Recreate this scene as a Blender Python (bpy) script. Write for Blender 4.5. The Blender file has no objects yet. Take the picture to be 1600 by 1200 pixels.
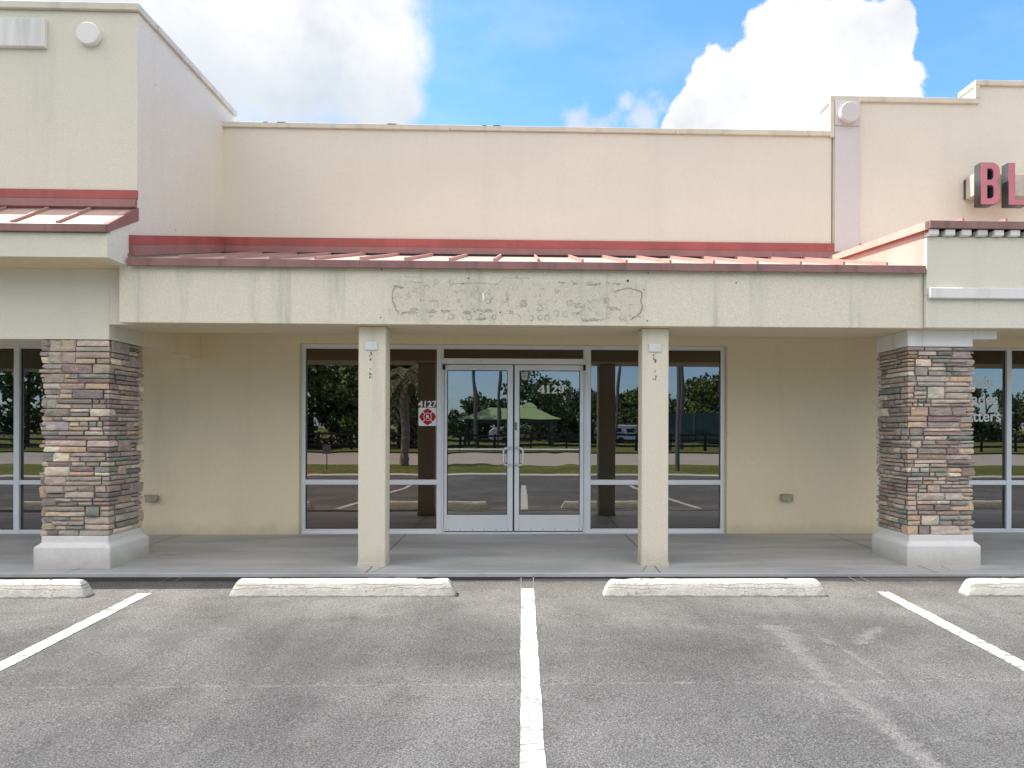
import bpy, math, random
from mathutils import Vector, Matrix, noise as mnoise
R = math.radians
sc = bpy.context.scene
COL = sc.collection
random.seed(7)

# ------------------------------------------------------------------ camera
cam_d = bpy.data.cameras.new('camera'); cam = bpy.data.objects.new('camera', cam_d); COL.objects.link(cam)
cam_d.sensor_fit = 'HORIZONTAL'; cam_d.sensor_width = 36.0; cam_d.lens = 36.0*1067/1600
cam_d.shift_x = -46/1600; cam_d.shift_y = 68/1600; cam_d.clip_start = .05; cam_d.clip_end = 3000
cam.matrix_world = (Matrix.Translation((0, 0, 1.37)) @ Matrix.Rotation(R(-1.65), 4, 'Z')
                    @ Matrix.Rotation(R(90), 4, 'X') @ Matrix.Rotation(.003, 4, 'Z'))
sc.camera = cam

# ------------------------------------------------------------------ sun direction, exposure
SUN = Vector((-.67, .085, 1)).normalized()
sun_d = bpy.data.lights.new('sun', 'SUN'); sun_d.energy = 3.0; sun_d.angle = R(.53); sun_d.color = (1, .945, .86)
sun = bpy.data.objects.new('sun', sun_d); COL.objects.link(sun)
sun.rotation_euler = (-SUN).to_track_quat('-Z', 'Y').to_euler(); sun.location = SUN*60
sc.view_settings.view_transform = 'Standard'; sc.view_settings.look = 'None'
sc.view_settings.gamma = 1; sc.view_settings.exposure = 1.5; sc.view_settings.use_curve_mapping = False
sc.render.resolution_x = 1024; sc.render.resolution_y = 768

# ------------------------------------------------------------------ node helpers
class NT:
    def __init__(s, nt): s.nt = nt; s.nt.nodes.clear()
    def n(s, t, **k):
        nd = s.nt.nodes.new(t)
        for a, b in k.items():
            if a.startswith('i_'):
                key = a[2:]; key = int(key) if key.isdigit() else key.replace('_', ' ')
                s.set(nd.inputs[key], b)
            else: setattr(nd, a, b)
        return nd
    def set(s, inp, v):
        if isinstance(v, bpy.types.NodeSocket): s.nt.links.new(v, inp)
        elif isinstance(v, bpy.types.Node): s.nt.links.new(v.outputs[0], inp)
        else:
            if inp.type == 'RGBA' and len(v) == 3: v = (*v, 1)
            inp.default_value = v
    def math(s, op, a, b=0.0, c=None, clamp=False):
        nd = s.nt.nodes.new('ShaderNodeMath'); nd.operation = op; nd.use_clamp = clamp
        s.set(nd.inputs[0], a); s.set(nd.inputs[1], b)
        if c is not None: s.set(nd.inputs[2], c)
        return nd.outputs[0]
    def mix(s, f, a, b, mode='MIX'):
        nd = s.nt.nodes.new('ShaderNodeMix'); nd.data_type = 'RGBA'; nd.blend_type = mode
        s.set(nd.inputs[0], f); s.set(nd.inputs[6], a); s.set(nd.inputs[7], b)
        return nd.outputs[2]
    def noise(s, vec, scale, detail=3, rough=.55, dist=0, color=False):
        nd = s.n('ShaderNodeTexNoise'); s.set(nd.inputs['Vector'], vec)
        nd.inputs['Scale'].default_value = scale; nd.inputs['Detail'].default_value = detail
        nd.inputs['Roughness'].default_value = rough; nd.inputs['Distortion'].default_value = dist
        return nd.outputs[1 if color else 0]
    def mapr(s, v, a, b, c=0.0, d=1.0, smooth=True):
        nd = s.n('ShaderNodeMapRange'); nd.interpolation_type = 'SMOOTHSTEP' if smooth else 'LINEAR'
        s.set(nd.inputs[0], v)
        for i, x in zip((1, 2, 3, 4), (a, b, c, d)): nd.inputs[i].default_value = x
        return nd.outputs[0]
    def scale(s, vec, sc3, loc=(0, 0, 0)):
        nd = s.n('ShaderNodeMapping'); s.set(nd.inputs[0], vec); nd.inputs['Scale'].default_value = sc3
        nd.inputs['Location'].default_value = loc
        return nd.outputs[0]
    def pos(s): return s.n('ShaderNodeNewGeometry').outputs['Position']
    def bump(s, h, strength=.3, dist=.01, normal=None):
        nd = s.n('ShaderNodeBump'); nd.inputs['Strength'].default_value = strength
        nd.inputs['Distance'].default_value = dist; s.set(nd.inputs['Height'], h)
        if normal is not None: s.set(nd.inputs['Normal'], normal)
        return nd.outputs[0]

def newmat(name):
    m = bpy.data.materials.new(name); m.use_nodes = True
    t = NT(m.node_tree); out = t.n('ShaderNodeOutputMaterial'); return m, t, out
def finish(t, out, col, rough=.8, normal=None, metal=0.0, spec=.4):
    b = t.n('ShaderNodeBsdfPrincipled'); t.set(b.inputs['Base Color'], col); t.set(b.inputs['Roughness'], rough)
    t.set(b.inputs['Metallic'], metal); b.inputs['Specular IOR Level'].default_value = spec
    if normal is not None: t.set(b.inputs['Normal'], normal)
    t.set(out.inputs[0], b.outputs[0]); return b
def mul(c, k): return tuple(x*k for x in c)

def simple(name, col, rough=.6, var=.12, scale=12, bump=.0, bscale=200, metal=0.0, spec=.4, streak=0.0):
    m, t, out = newmat(name); p = t.pos()
    f = t.noise(p, scale, 4)
    c = t.mix(t.mapr(f, .3, .7), mul(col, 1-var), mul(col, 1+var))
    if streak:
        st = t.noise(t.scale(p, (9, 9, .8)), 1, 4)
        c = t.mix(t.math('MULTIPLY', t.mapr(st, .5, .72), streak), c, mul(col, .55))
    nrm = t.bump(t.noise(p, bscale, 3), bump, .004) if bump else None
    finish(t, out, c, rough, nrm, metal, spec); return m

def stucco(name, col, dirt=.2, dirtcol=(.42, .42, .33), speck=.10, base=0.0, dots=True, bs=.55, ghost=False):
    m, t, out = newmat(name); p = t.pos()
    sp = t.noise(p, 75, 3, .7); sp2 = t.noise(p, 26, 2, .5); big = t.noise(p, .9, 4)
    c = t.mix(t.mapr(sp, .34, .66), mul(col, 1-speck), mul(col, 1+speck*.6))
    c = t.mix(t.math('MULTIPLY', t.mapr(sp2, .45, .75), .25), c, mul(col, .86))
    c = t.mix(t.mapr(big, .3, .7), c, t.mix(.5, c, mul(col, .92)))
    # run-off streaks: long vertical noise broken by a broad one
    st = t.noise(t.scale(p, (3.2, 3.2, .28)), 1, 5, .65)
    st2 = t.noise(t.scale(p, (18, 18, .5)), 1, 3, .6)
    f = t.math('MULTIPLY', t.mapr(st, .5, .78), t.math('ADD', .55, t.math('MULTIPLY', st2, .8)))
    c = t.mix(t.math('MULTIPLY', f, dirt, clamp=True), c, dirtcol)
    if base:
        z = t.n('ShaderNodeSeparateXYZ', i_0=p).outputs[2]
        g = t.math('MULTIPLY', t.mapr(t.math('ADD', z, t.math('MULTIPLY', t.noise(p, 5, 4), .22)), .32, .08), base)
        c = t.mix(g, c, (.3, .28, .2))
    if dots:
        v = t.n('ShaderNodeTexVoronoi', i_Vector=p, i_Scale=1.7)
        c = t.mix(t.math('MULTIPLY', t.math('LESS_THAN', v.outputs[0], .016), .75), c, (.12, .11, .09))
    if ghost:      # blotchy outline of the letters that once hung here
        sx = t.n('ShaderNodeSeparateXYZ', i_0=p).outputs
        wob = t.math('MULTIPLY', t.math('SUBTRACT', t.noise(p, 7, 4, .6), .5), .22)
        ax = t.mapr(t.math('ADD', t.math('ABSOLUTE', t.math('ADD', sx[0], .04)), wob), 1.30, 1.18)
        az = t.mapr(t.math('ADD', t.math('ABSOLUTE', t.math('SUBTRACT', sx[2], 2.60)), t.math('MULTIPLY', wob, .6)), .23, .17)
        reg = t.math('MULTIPLY', ax, az)
        c = t.mix(t.math('MULTIPLY', reg, .30), c, (.55, .52, .40))
        bl = t.math('MULTIPLY', t.mapr(t.noise(p, 17, 5, .7, .8), .55, .66), reg)
        c = t.mix(t.math('MULTIPLY', bl, .55), c, (.36, .34, .265))
        ed = t.math('LESS_THAN', t.math('ABSOLUTE', t.math('SUBTRACT', t.noise(p, 12, 3, .6, 1.2), .55)), .006)
        c = t.mix(t.math('MULTIPLY', t.math('MULTIPLY', ed, reg), .55), c, (.25, .235, .18))
    h = t.math('ADD', t.math('MULTIPLY', sp, .7), t.math('MULTIPLY', t.noise(p, 190, 2), .3))
    finish(t, out, c, .93, t.bump(h, bs, .012), 0, .2); return m

# ------------------------------------------------------------------ world: Nishita sky with clouds by direction
CL = [(-0.415,0.794,0.444,0.154,"s"),(-0.301,0.818,0.49,0.152,"s"),(-0.215,0.833,0.509,0.108,"s"),(-0.206,0.864,0.46,0.090,"s"),
(-0.311,0.845,0.436,0.070,"s"),(-0.179,0.886,0.427,0.054,"s"),(0.076,0.913,0.401,0.052,"f"),(0.165,0.898,0.409,0.050,"f"),(0.136,0.894,0.428,0.022,"f"),(0.11,0.90,0.388,0.05,"f"),
(0.346,0.842,0.414,0.104,"c"),(0.376,0.803,0.463,0.050,"c"),(0.311,0.827,0.469,0.050,"c"),(0.425,0.783,0.453,0.039,"c"),(0.272,0.864,0.424,0.064,"c"),
(0.229,0.889,0.397,0.042,"c"),(0.409,0.815,0.41,0.074,"c"),(0.29,0.846,0.447,0.048,"c"),(0.447,0.792,0.415,0.023,"c"),(0.342,0.814,0.47,0.046,"c")]
w = bpy.data.worlds.new('World'); sc.world = w; w.use_nodes = True
t = NT(w.node_tree); wo = t.n('ShaderNodeOutputWorld')
sky = t.n('ShaderNodeTexSky'); sky.sky_type = 'NISHITA'; sky.sun_disc = False
sky.sun_elevation = math.asin(SUN.z); sky.sun_rotation = math.atan2(SUN.x, SUN.y)
sky.air_density = 1.0; sky.dust_density = .6; sky.ozone_density = 2.0
D = t.n('ShaderNodeTexCoord').outputs['Generated']
nz = t.noise(D, 11, 7, .6); nzc = t.noise(D, 15, 7, .56); nzb = t.noise(D, 3.0, 6, .6)
def field(kind):
    f = None
    for x, y, z, r, k in CL:
        if k != kind: continue
        v = t.n('ShaderNodeVectorMath', operation='DISTANCE'); t.set(v.inputs[0], D); v.inputs[1].default_value = (x, y, z)
        g = t.math('SUBTRACT', 1.0, t.math('DIVIDE', v.outputs['Value'], r))
        if f is None: f = g
        else:
            f = t.math('SMOOTH_MAX', f, g, .25 if kind == 's' else .06)
    return f
fs = t.math('ADD', field('s'), t.math('MULTIPLY', t.math('SUBTRACT', nz, .5), .9))
fc = t.math('ADD', field('c'), t.math('MULTIPLY', t.math('SUBTRACT', nzc, .5), 1.25))
ff = t.math('ADD', field('f'), t.math('MULTIPLY', t.math('SUBTRACT', t.noise(D, 26, 7, .6), .5), 2.4))
ms = t.math('MAXIMUM', t.mapr(fs, -.12, .34), t.mapr(ff, .05, 1.0, 0, .8)); mc = t.mapr(fc, -.02, .10)
sep = t.n('ShaderNodeSeparateXYZ', i_0=D)
back = t.mapr(sep.outputs[1], .3, -.1)                       # behind the camera: unseen broken cloud, added as fill for the shaded front
skyc = t.mix(1.0, sky.outputs[0], t.mix(back, (.66, .98, 1.50), t.mix(t.mapr(sep.outputs[2], .08, .35), (.58, .74, 1.0), (1.0, 1.0, 1.02))), 'MULTIPLY')
mb = t.math('MULTIPLY', t.math('MULTIPLY', t.mapr(nzb, .36, .60), back), t.mapr(sep.outputs[2], .10, .34, 0, .95))
wisp = t.math('MULTIPLY', t.mapr(t.noise(t.scale(D, (1, 1, 2.5)), 4.5, 6, .6), .42, .8), .22)
mask = t.math('MAXIMUM', t.math('MAXIMUM', ms, mc), t.math('MAXIMUM', mb, wisp))
shade = t.mapr(t.noise(D, 9, 6, .55), .30, .58, 0, 1.0)
low = t.mapr(t.math('ADD', sep.outputs[2], t.math('MULTIPLY', t.math('SUBTRACT', nz, .5), .12)), .40, .50)
greyish = t.math('MULTIPLY', t.math('SUBTRACT', 1.0, low), t.math('SUBTRACT', 1.0, mc))
ccol = t.mix(shade, (2.85, 2.98, 3.2), (3.6, 3.63, 3.65))
ccol = t.mix(t.math('MULTIPLY', greyish, .5), ccol, (2.1, 2.45, 2.9))
ccol = t.mix(back, ccol, (8.4, 7.65, 6.7))  # rear cloud set brighter and warmer than the visible ones to light the facade
bg = t.n('ShaderNodeBackground'); t.set(bg.inputs[0], t.mix(mask, skyc, ccol)); bg.inputs[1].default_value = .10
t.set(wo.inputs[0], bg.outputs[0])

# ------------------------------------------------------------------ mesh builder
class M:
    def __init__(s): s.v = []; s.f = []; s.col = []
    def face(s, pts):
        b = len(s.v); s.v += [tuple(p) for p in pts]; s.f.append(tuple(range(b, b+len(pts))))
    def box(s, x0, x1, y0, y1, z0, z1):
        b = len(s.v)
        s.v += [(x0,y0,z0),(x1,y0,z0),(x1,y1,z0),(x0,y1,z0),(x0,y0,z1),(x1,y0,z1),(x1,y1,z1),(x0,y1,z1)]
        s.f += [tuple(b+i for i in q) for q in ((0,3,2,1),(4,5,6,7),(0,1,5,4),(1,2,6,5),(2,3,7,6),(3,0,4,7))]
        return s
    def hexa(s, p):          # 8 points ordered like box
        b = len(s.v); s.v += [tuple(q) for q in p]
        s.f += [tuple(b+i for i in q) for q in ((0,3,2,1),(4,5,6,7),(0,1,5,4),(1,2,6,5),(2,3,7,6),(3,0,4,7))]; return s
    def prism(s, poly, axis, a, b_):   # poly of 2D points extruded along axis 'x','y','z'
        def P(u, v, c): return {'x': (c, u, v), 'y': (u, c, v), 'z': (u, v, c)}[axis]
        n = len(poly); b = len(s.v)
        s.v += [P(u, v, a) for u, v in poly] + [P(u, v, b_) for u, v in poly]
        s.f += [tuple(b+i for i in range(n))[::-1], tuple(b+n+i for i in range(n))]
        s.f += [(b+i, b+(i+1) % n, b+n+(i+1) % n, b+n+i) for i in range(n)]; return s
    def tube(s, path, r, seg=8, cap=True):
        path = [Vector(p) for p in path]; n = len(path); b = len(s.v)
        rr = r if isinstance(r, (list, tuple)) else [r]*n
        up = None
        for i, p in enumerate(path):
            d = (path[min(i+1, n-1)]-path[max(i-1, 0)]).normalized()
            if up is None: up = d.orthogonal().normalized()
            up = (up-d*up.dot(d)).normalized(); q = d.cross(up)
            for k in range(seg):
                a = 2*math.pi*k/seg; s.v.append(tuple(p+(up*math.cos(a)+q*math.sin(a))*rr[i]))
        for i in range(n-1):
            for k in range(seg):
                s.f.append((b+i*seg+k, b+i*seg+(k+1) % seg, b+(i+1)*seg+(k+1) % seg, b+(i+1)*seg+k))
        if cap:
            s.f.append(tuple(b+k for k in range(seg))[::-1]); s.f.append(tuple(b+(n-1)*seg+k for k in range(seg)))
        return s
    def build(s, name, mat, parent=None, bevel=0, smooth=False, seg=1):
        off = Vector((0, 0, 0)); q = parent
        while q is not None: off += q.location; q = q.parent
        me = bpy.data.meshes.new(name); me.from_pydata([tuple(Vector(v)-off) for v in s.v], [], s.f)
        import bmesh
        bm = bmesh.new(); bm.from_mesh(me)
        if not s.col: bmesh.ops.recalc_face_normals(bm, faces=bm.faces)
        bm.to_mesh(me); bm.free()
        if s.col:
            a = me.color_attributes.new('tone', 'FLOAT_COLOR', 'POINT')
            a.data.foreach_set('color', [c for col in s.col for c in (*col, 1)])
        if smooth: me.polygons.foreach_set('use_smooth', [True]*len(me.polygons))
        me.materials.append(mat); me.update()
        o = bpy.data.objects.new(name, me); COL.objects.link(o)
        if parent is not None: o.parent = parent
        if bevel:
            bv = o.modifiers.new('bevel', 'BEVEL'); bv.width = bevel; bv.segments = seg; bv.limit_method = 'ANGLE'
            bv.angle_limit = R(40)
        return o
def tag(o, label=None, cat=None, group=None, kind=None):
    for k, v in (('label', label), ('category', cat), ('group', group), ('kind', kind)):
        if v: o[k] = v
    return o
def empty(name, loc, label, cat, group=None):
    o = bpy.data.objects.new(name, None); COL.objects.link(o); o.location = loc; o.empty_display_size = .2
    return tag(o, label, cat, group)
def children(o): return [c for c in bpy.data.objects if c.parent == o]
def copy_tree(o, parent=None):
    c = o.copy(); COL.objects.link(c)
    if parent is not None: c.parent = parent
    for ch in children(o): copy_tree(ch, c)
    return c
def B(*a): return M().box(*a)

# ------------------------------------------------------------------ materials
CREAM = (.66, .58, .45)
st_up = stucco('stucco_parapet', (.73, .68, .57), .10, (.42, .39, .31), .035, bs=.35)
st_tow = stucco('stucco_tower', (.76, .715, .59), .22, (.42, .41, .33), .085, bs=.7)
st_fas = stucco('stucco_fascia', (.81, .755, .60), 1.0, (.42, .43, .30), .11, bs=.8, ghost=True)
st_fasR = stucco('stucco_fascia_right', (.76, .73, .61), .25, (.45, .45, .36), .05, dots=False)
st_low = stucco('stucco_lower', (.88, .76, .53), .18, (.40, .32, .17), .035, base=.35, dots=False, bs=.35)
st_post = stucco('stucco_post', (.78, .72, .575), .45, (.50, .46, .33), .12, base=.4, dots=False)
st_sof = stucco('stucco_soffit', (.78, .66, .45), .12, (.4, .33, .2), .03, dots=False, bs=.25)
st_pil = stucco('stucco_pilaster', (.62, .585, .565), .2, (.45, .43, .42), .03, dots=False, bs=.3)
st_white = stucco('white_trim', (.80, .78, .74), .55, (.30, .33, .30), .03, dots=False, bs=.2)
st_plinth = stucco('plinth_paint', (.76, .745, .715), .2, (.42, .42, .40), .06, base=.55, dots=False, bs=.5)
m_coping = simple('coping_metal', (.62, .57, .46), .5, .06, 3, streak=.35)
m_red = simple('red_metal', (.37, .085, .072), .42, .12, 2.5, streak=.25)
m_mauve = simple('mauve_metal', (.28, .125, .115), .45, .10, 2.5, streak=.25)
m_gut = simple('gutter_metal', (.28, .145, .13), .45, .14, 3, streak=.6)
m_alu = simple('aluminium_frame', (.78, .80, .82), .38, .04, 2, metal=.25)
m_black = simple('black_rubber', (.015, .015, .016), .6, .1)
m_steel = simple('brushed_steel', (.80, .80, .79), .3, .05, metal=.45)
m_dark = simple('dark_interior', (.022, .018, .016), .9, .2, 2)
m_vinyl = simple('white_vinyl', (.92, .93, .92), .5, .03)
m_redv = simple('red_vinyl', (.45, .012, .02), .45, .05)

def roof_mat():
    m, t, out = newmat('seamed_roof_metal'); p = t.pos()
    c = t.mix(t.mapr(t.noise(t.scale(p, (6, 1, 1)), 1.5, 4), .3, .7), (.50, .34, .285), (.56, .40, .34))
    wv = t.noise(t.scale(p, (26, 1.5, 1)), 1, 2)
    finish(t, out, c, .5, t.bump(wv, .5, .012), 0, .4); return m
m_roof = roof_mat()
m_seam = simple('seam_metal', (.42, .25, .215), .5, .1, 3)

def stone_mat():
    m, t, out = newmat('ledge_stone'); p = t.pos()
    a = t.n('ShaderNodeVertexColor', layer_name='tone').outputs[0]
    n1 = t.noise(t.scale(p, (1, 1, 2.2)), 9, 5, .65, .4); n2 = t.noise(p, 60, 4, .7)
    c = t.mix(t.mapr(n1, .38, .68), a, t.mix(1.0, a, (1.45, 1.32, 1.25), 'MULTIPLY'))
    c = t.mix(t.math('MULTIPLY', t.mapr(t.noise(t.scale(p, (1, 1, 2)), 4.5, 4, .6), .52, .7), .35), c, (.38, .30, .24))
    c = t.mix(t.math('MULTIPLY', t.mapr(n2, .35, .65), .35), c, t.mix(1.0, c, (.6, .6, .62), 'MULTIPLY'))
    h = t.math('ADD', n1, t.math('MULTIPLY', n2, .35))
    finish(t, out, c, .85, t.bump(h, .8, .02), 0, .25); return m
m_stone = stone_mat()
m_mortar = simple('stone_mortar', (.20, .18, .165), .95, .2, 40, .5, 120)

def glass_mat(name, tint, refl, wob, wscale):
    m, t, out = newmat(name); p = t.pos()
    g = t.n('ShaderNodeBsdfGlossy'); t.set(g.inputs['Color'], tint); g.inputs['Roughness'].default_value = 0.0
    h = t.noise(t.scale(p, (1, 1, .45)), wscale, 1, .4)
    t.set(g.inputs['Normal'], t.bump(h, wob, .002))
    tr = t.n('ShaderNodeBsdfTransparent'); t.set(tr.inputs[0], (.16, .155, .15))
    fr = t.n('ShaderNodeFresnel'); fr.inputs[0].default_value = 1.5
    f = t.math('ADD', refl, t.math('MULTIPLY', fr.outputs[0], .6), clamp=True)
    mx = t.n('ShaderNodeMixShader'); t.set(mx.inputs[0], f); t.set(mx.inputs[1], tr.outputs[0]); t.set(mx.inputs[2], g.outputs[0])
    t.set(out.inputs[0], mx.outputs[0]); return m
gl_warm = glass_mat('bronze_tinted_glass', (1, .88, .80), .215, .5, 2.4)
gl_cool = glass_mat('grey_tinted_glass', (.98, .97, .93), .215, .6, 3.0)
gl_neu = glass_mat('dark_tinted_glass', (.98, .96, .93), .20, .45, 2.2)

# ------------------------------------------------------------------ ground
def asphalt_mat():
    m, t, out = newmat('worn_asphalt'); p = t.pos()
    s1 = t.noise(p, 110, 2, .7); s2 = t.noise(p, 42, 3, .7)
    v = t.n('ShaderNodeTexVoronoi', i_Vector=p, i_Scale=95.0)
    big = t.noise(p, .55, 5, .6, .6); mid = t.noise(t.scale(p, (1, 1, 1)), 2.2, 6, .65)
    base = t.mix(t.mapr(big, .32, .68), (.100, .0995, .098), (.148, .147, .144))
    base = t.mix(t.math('MULTIPLY', t.mapr(mid, .42, .72), .6), base, (.080, .078, .075))
    c = t.mix(t.mapr(s1, .36, .66), t.mix(1.0, base, (.58, .58, .58), 'MULTIPLY'), t.mix(1.0, base, (1.38, 1.38, 1.36), 'MULTIPLY'))
    agg = t.math('MULTIPLY', t.math('GREATER_THAN', t.n('ShaderNodeSeparateColor', i_0=v.outputs[1]).outputs[0], .90), t.math('LESS_THAN', v.outputs[0], .34))
    c = t.mix(t.math('MULTIPLY', agg, .42), c, (.36, .35, .33))
    dk = t.math('MULTIPLY', t.mapr(s2, .62, .72), .6); c = t.mix(dk, c, (.035, .035, .037))
    # tyre streaks running away from the building, turning area dust near the stops
    tr = t.noise(t.scale(p, (2.6, .22, 1)), 1, 5, .6, .5)
    c = t.mix(t.math('MULTIPLY', t.mapr(tr, .50, .72), .38), c, t.mix(1.0, c, (.62, .62, .62), 'MULTIPLY'))
    tr2 = t.noise(t.scale(p, (5, .35, 1), (3, 9, 0)), 1, 4, .6, .8)
    c = t.mix(t.math('MULTIPLY', t.mapr(tr2, .62, .8), .22), c, (.24, .235, .225))
    y = t.n('ShaderNodeSeparateXYZ', i_0=p).outputs[1]
    dust = t.math('MULTIPLY', t.mapr(t.math('ADD', y, t.math('MULTIPLY', big, 1.2)), 5.4, 6.3), t.mapr(y, 6.25, 5.95, 0, .35))
    c = t.mix(dust, c, t.mix(1.0, c, (1.55, 1.52, 1.47), 'MULTIPLY'))
    # oily parking spots in the middle of each stall
    for ox, oy, rad in ((-1.45, 4.5, .75), (-.35, 4.6, .6), (1.0, 4.5, .7), (2.55, 5.0, .55), (-1.0, 3.4, .6)):
        dn = t.n('ShaderNodeVectorMath', operation='DISTANCE'); t.set(dn.inputs[0], p); dn.inputs[1].default_value = (ox, oy, -.1)
        dd = t.math('ADD', dn.outputs['Value'], t.math('MULTIPLY', t.math('SUBTRACT', mid, .5), 1.6))
        c = t.mix(t.math('MULTIPLY', t.mapr(dd, rad, rad*.25), .38), c, t.mix(1.0, c, (.45, .45, .45), 'MULTIPLY'))
    # canopy shade painted darker into the asphalt along the walk, ragged edge
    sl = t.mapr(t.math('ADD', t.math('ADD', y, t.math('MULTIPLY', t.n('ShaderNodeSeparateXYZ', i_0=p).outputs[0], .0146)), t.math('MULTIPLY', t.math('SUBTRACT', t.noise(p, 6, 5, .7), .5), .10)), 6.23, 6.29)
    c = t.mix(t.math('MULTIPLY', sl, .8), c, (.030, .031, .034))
    # faint tan rust freckles and hairline paving seam
    rs = t.math('MULTIPLY', t.mapr(t.noise(p, 1.3, 4, .6), .66, .8), .25); c = t.mix(rs, c, (.26, .19, .15))
    seam = t.math('LESS_THAN', t.math('ABSOLUTE', t.math('ADD', t.math('SUBTRACT', y, 3.98), t.math('MULTIPLY', t.math('SUBTRACT', t.noise(p, 9, 3), .5), .05))), .014)
    c = t.mix(t.math('MULTIPLY', seam, t.mapr(t.noise(p, 30, 2), .45, .62, 0, .22)), c, (.30, .30, .29))
    h = t.math('ADD', t.math('MULTIPLY', s1, .6), t.math('MULTIPLY', s2, .4))
    finish(t, out, c, .95, t.bump(h, .55, .010), 0, .12); return m
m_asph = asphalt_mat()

def paint_mat(name, crackdir, col=(.56, .55, .51)):
    m, t, out = newmat(name); p = t.pos()
    sv = t.scale(p, crackdir)
    wv = t.noise(sv, 1, 3, .6, .3)
    cr = t.math('LESS_THAN', t.math('ABSOLUTE', t.math('SUBTRACT', wv, .5)), .028)
    cr = t.math('MULTIPLY', cr, t.mapr(t.noise(p, 7, 2), .40, .5, 0, .85))
    chip = t.mapr(t.noise(p, 75, 3, .7), .57, .64); chip2 = t.mapr(t.noise(p, 22, 4, .7), .60, .67)
    spot = t.math('MULTIPLY', t.math('MAXIMUM', chip, chip2), .65)
    c = t.mix(t.mapr(t.noise(p, 30, 3), .3, .7), mul(col, .9), col)
    c = t.mix(t.math('MAXIMUM', cr, spot, clamp=True), c, (.17, .165, .155))
    finish(t, out, c, .85, t.bump(t.noise(p, 110, 2), .4, .006), 0, .2); return m
m_line = paint_mat('line_paint', (4, 19, 3))
def concrete_mat(name, ca, cb, rough=.7, joint=None):
    m, t, out = newmat(name); p = t.pos()
    c = t.mix(t.mapr(t.noise(t.scale(p, (.5, 2.2, 1)), 1.1, 5, .6, .5), .32, .68), ca, cb)
    c = t.mix(t.math('MULTIPLY', t.mapr(t.noise(p, 5, 5, .7), .5, .75), .35), c, mul(ca, .72))
    c = t.mix(t.math('MULTIPLY', t.mapr(t.noise(p, 90, 2), .4, .7), .18), c, mul(cb, 1.15))
    c = t.mix(t.math('MULTIPLY', t.mapr(t.noise(t.scale(p, (.8, 3, 1), (5, 2, 0)), 1.3, 4), .60, .75), .35), c, (.34, .27, .19))
    finish(t, out, c, rough, t.bump(t.noise(p, 120, 3), .25, .005), 0, .4); return m
m_walk = concrete_mat('sidewalk_concrete', (.34, .355, .36), (.50, .51, .505), .55)
m_curb = concrete_mat('curb_concrete', (.42, .38, .32), (.55, .50, .43))
m_road = concrete_mat('street_concrete', (.30, .27, .235), (.38, .345, .30))
m_joint = simple('joint_dark', (.06, .06, .06), .9)

def walk_edge(x): return 6.497-.0146*x
def lot_z(y):                                               # the lot falls gently away from the building
    return -.03-.0375*max(0, min(6.5-y, 7.5))
def grid_sheet(m, xs, ys, zf):
    b = len(m.v)
    for y in ys:
        for x in xs: m.v.append((x, y, zf(x, y)))
    nx = len(xs)
    for j in range(len(ys)-1):
        for i in range(nx-1): m.f.append((b+j*nx+i, b+j*nx+i+1, b+(j+1)*nx+i+1, b+(j+1)*nx+i))
def frange(a, b, n): return [a+(b-a)*i/n for i in range(n+1)]

def grass_mat():
    m, t, out = newmat('mown_grass'); p = t.pos()
    c = t.mix(t.mapr(t.noise(p, .35, 5), .35, .65), (.14, .17, .045), (.24, .245, .085))
    c = t.mix(t.mapr(t.noise(p, 9, 4, .7), .35, .7), mul((.07, .09, .02), .8), c)
    finish(t, out, c, .95, t.bump(t.noise(p, 14, 4), 1, .05), 0, .1); return m
m_grass = grass_mat()
tag(B(-700, 700, -900, 900, -1.2, -.45).build('ground', m_grass), kind='structure')
def curbY(x): return -7.0+.055*abs(x+.6)**1.55*.55 if abs(x) < 14 else -7.0+.055*14.6**1.55*.55
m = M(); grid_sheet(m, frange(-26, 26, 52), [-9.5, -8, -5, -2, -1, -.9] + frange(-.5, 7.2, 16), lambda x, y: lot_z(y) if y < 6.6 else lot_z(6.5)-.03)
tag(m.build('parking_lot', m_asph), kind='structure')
# sidewalk slab, front edge slightly skewed like the stalls
m = M(); m.hexa([(-14, walk_edge(-14), -.3), (14, walk_edge(14), -.3), (14, 8.95, -.3), (-14, 8.95, -.3),
                 (-14, walk_edge(-14), -.018), (14, walk_edge(14), -.018), (14, 8.95, 0), (-14, 8.95, 0)])
sw = tag(m.build('sidewalk', m_walk, bevel=.006), kind='structure')
def wz(y): return -.018+.018*(y-6.5)/2.45
def joint(pts, wd, name='sidewalk_joint'):
    m = M()
    for (x0, y0), (x1, y1) in zip(pts[:-1], pts[1:]):
        d = Vector((x1-x0, y1-y0)).normalized(); q = Vector((-d.y, d.x))*wd/2
        m.face([(x0-q.x, y0-q.y, wz(y0)+.003), (x1-q.x, y1-q.y, wz(y1)+.003), (x1+q.x, y1+q.y, wz(y1)+.003), (x0+q.x, y0+q.y, wz(y0)+.003)])
    return m.build(name, m_joint, sw)
for x in (-7.3, -4.3, -1.48, 1.33, 4.0, 6.9):
    joint([(x, walk_edge(x)+.02), (x+.01, 7.4), (x, 8.76)], .008)
for x in (-1.33, 1.27, 4.28):                                # little cracks at the feet of the posts
    pts = [(x-.01, 6.83)]
    for k in range(5): pts.append((pts[-1][0]+random.uniform(-.03, .012), pts[-1][1]-.055))
    joint(pts, .005, 'sidewalk_crack')

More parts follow.
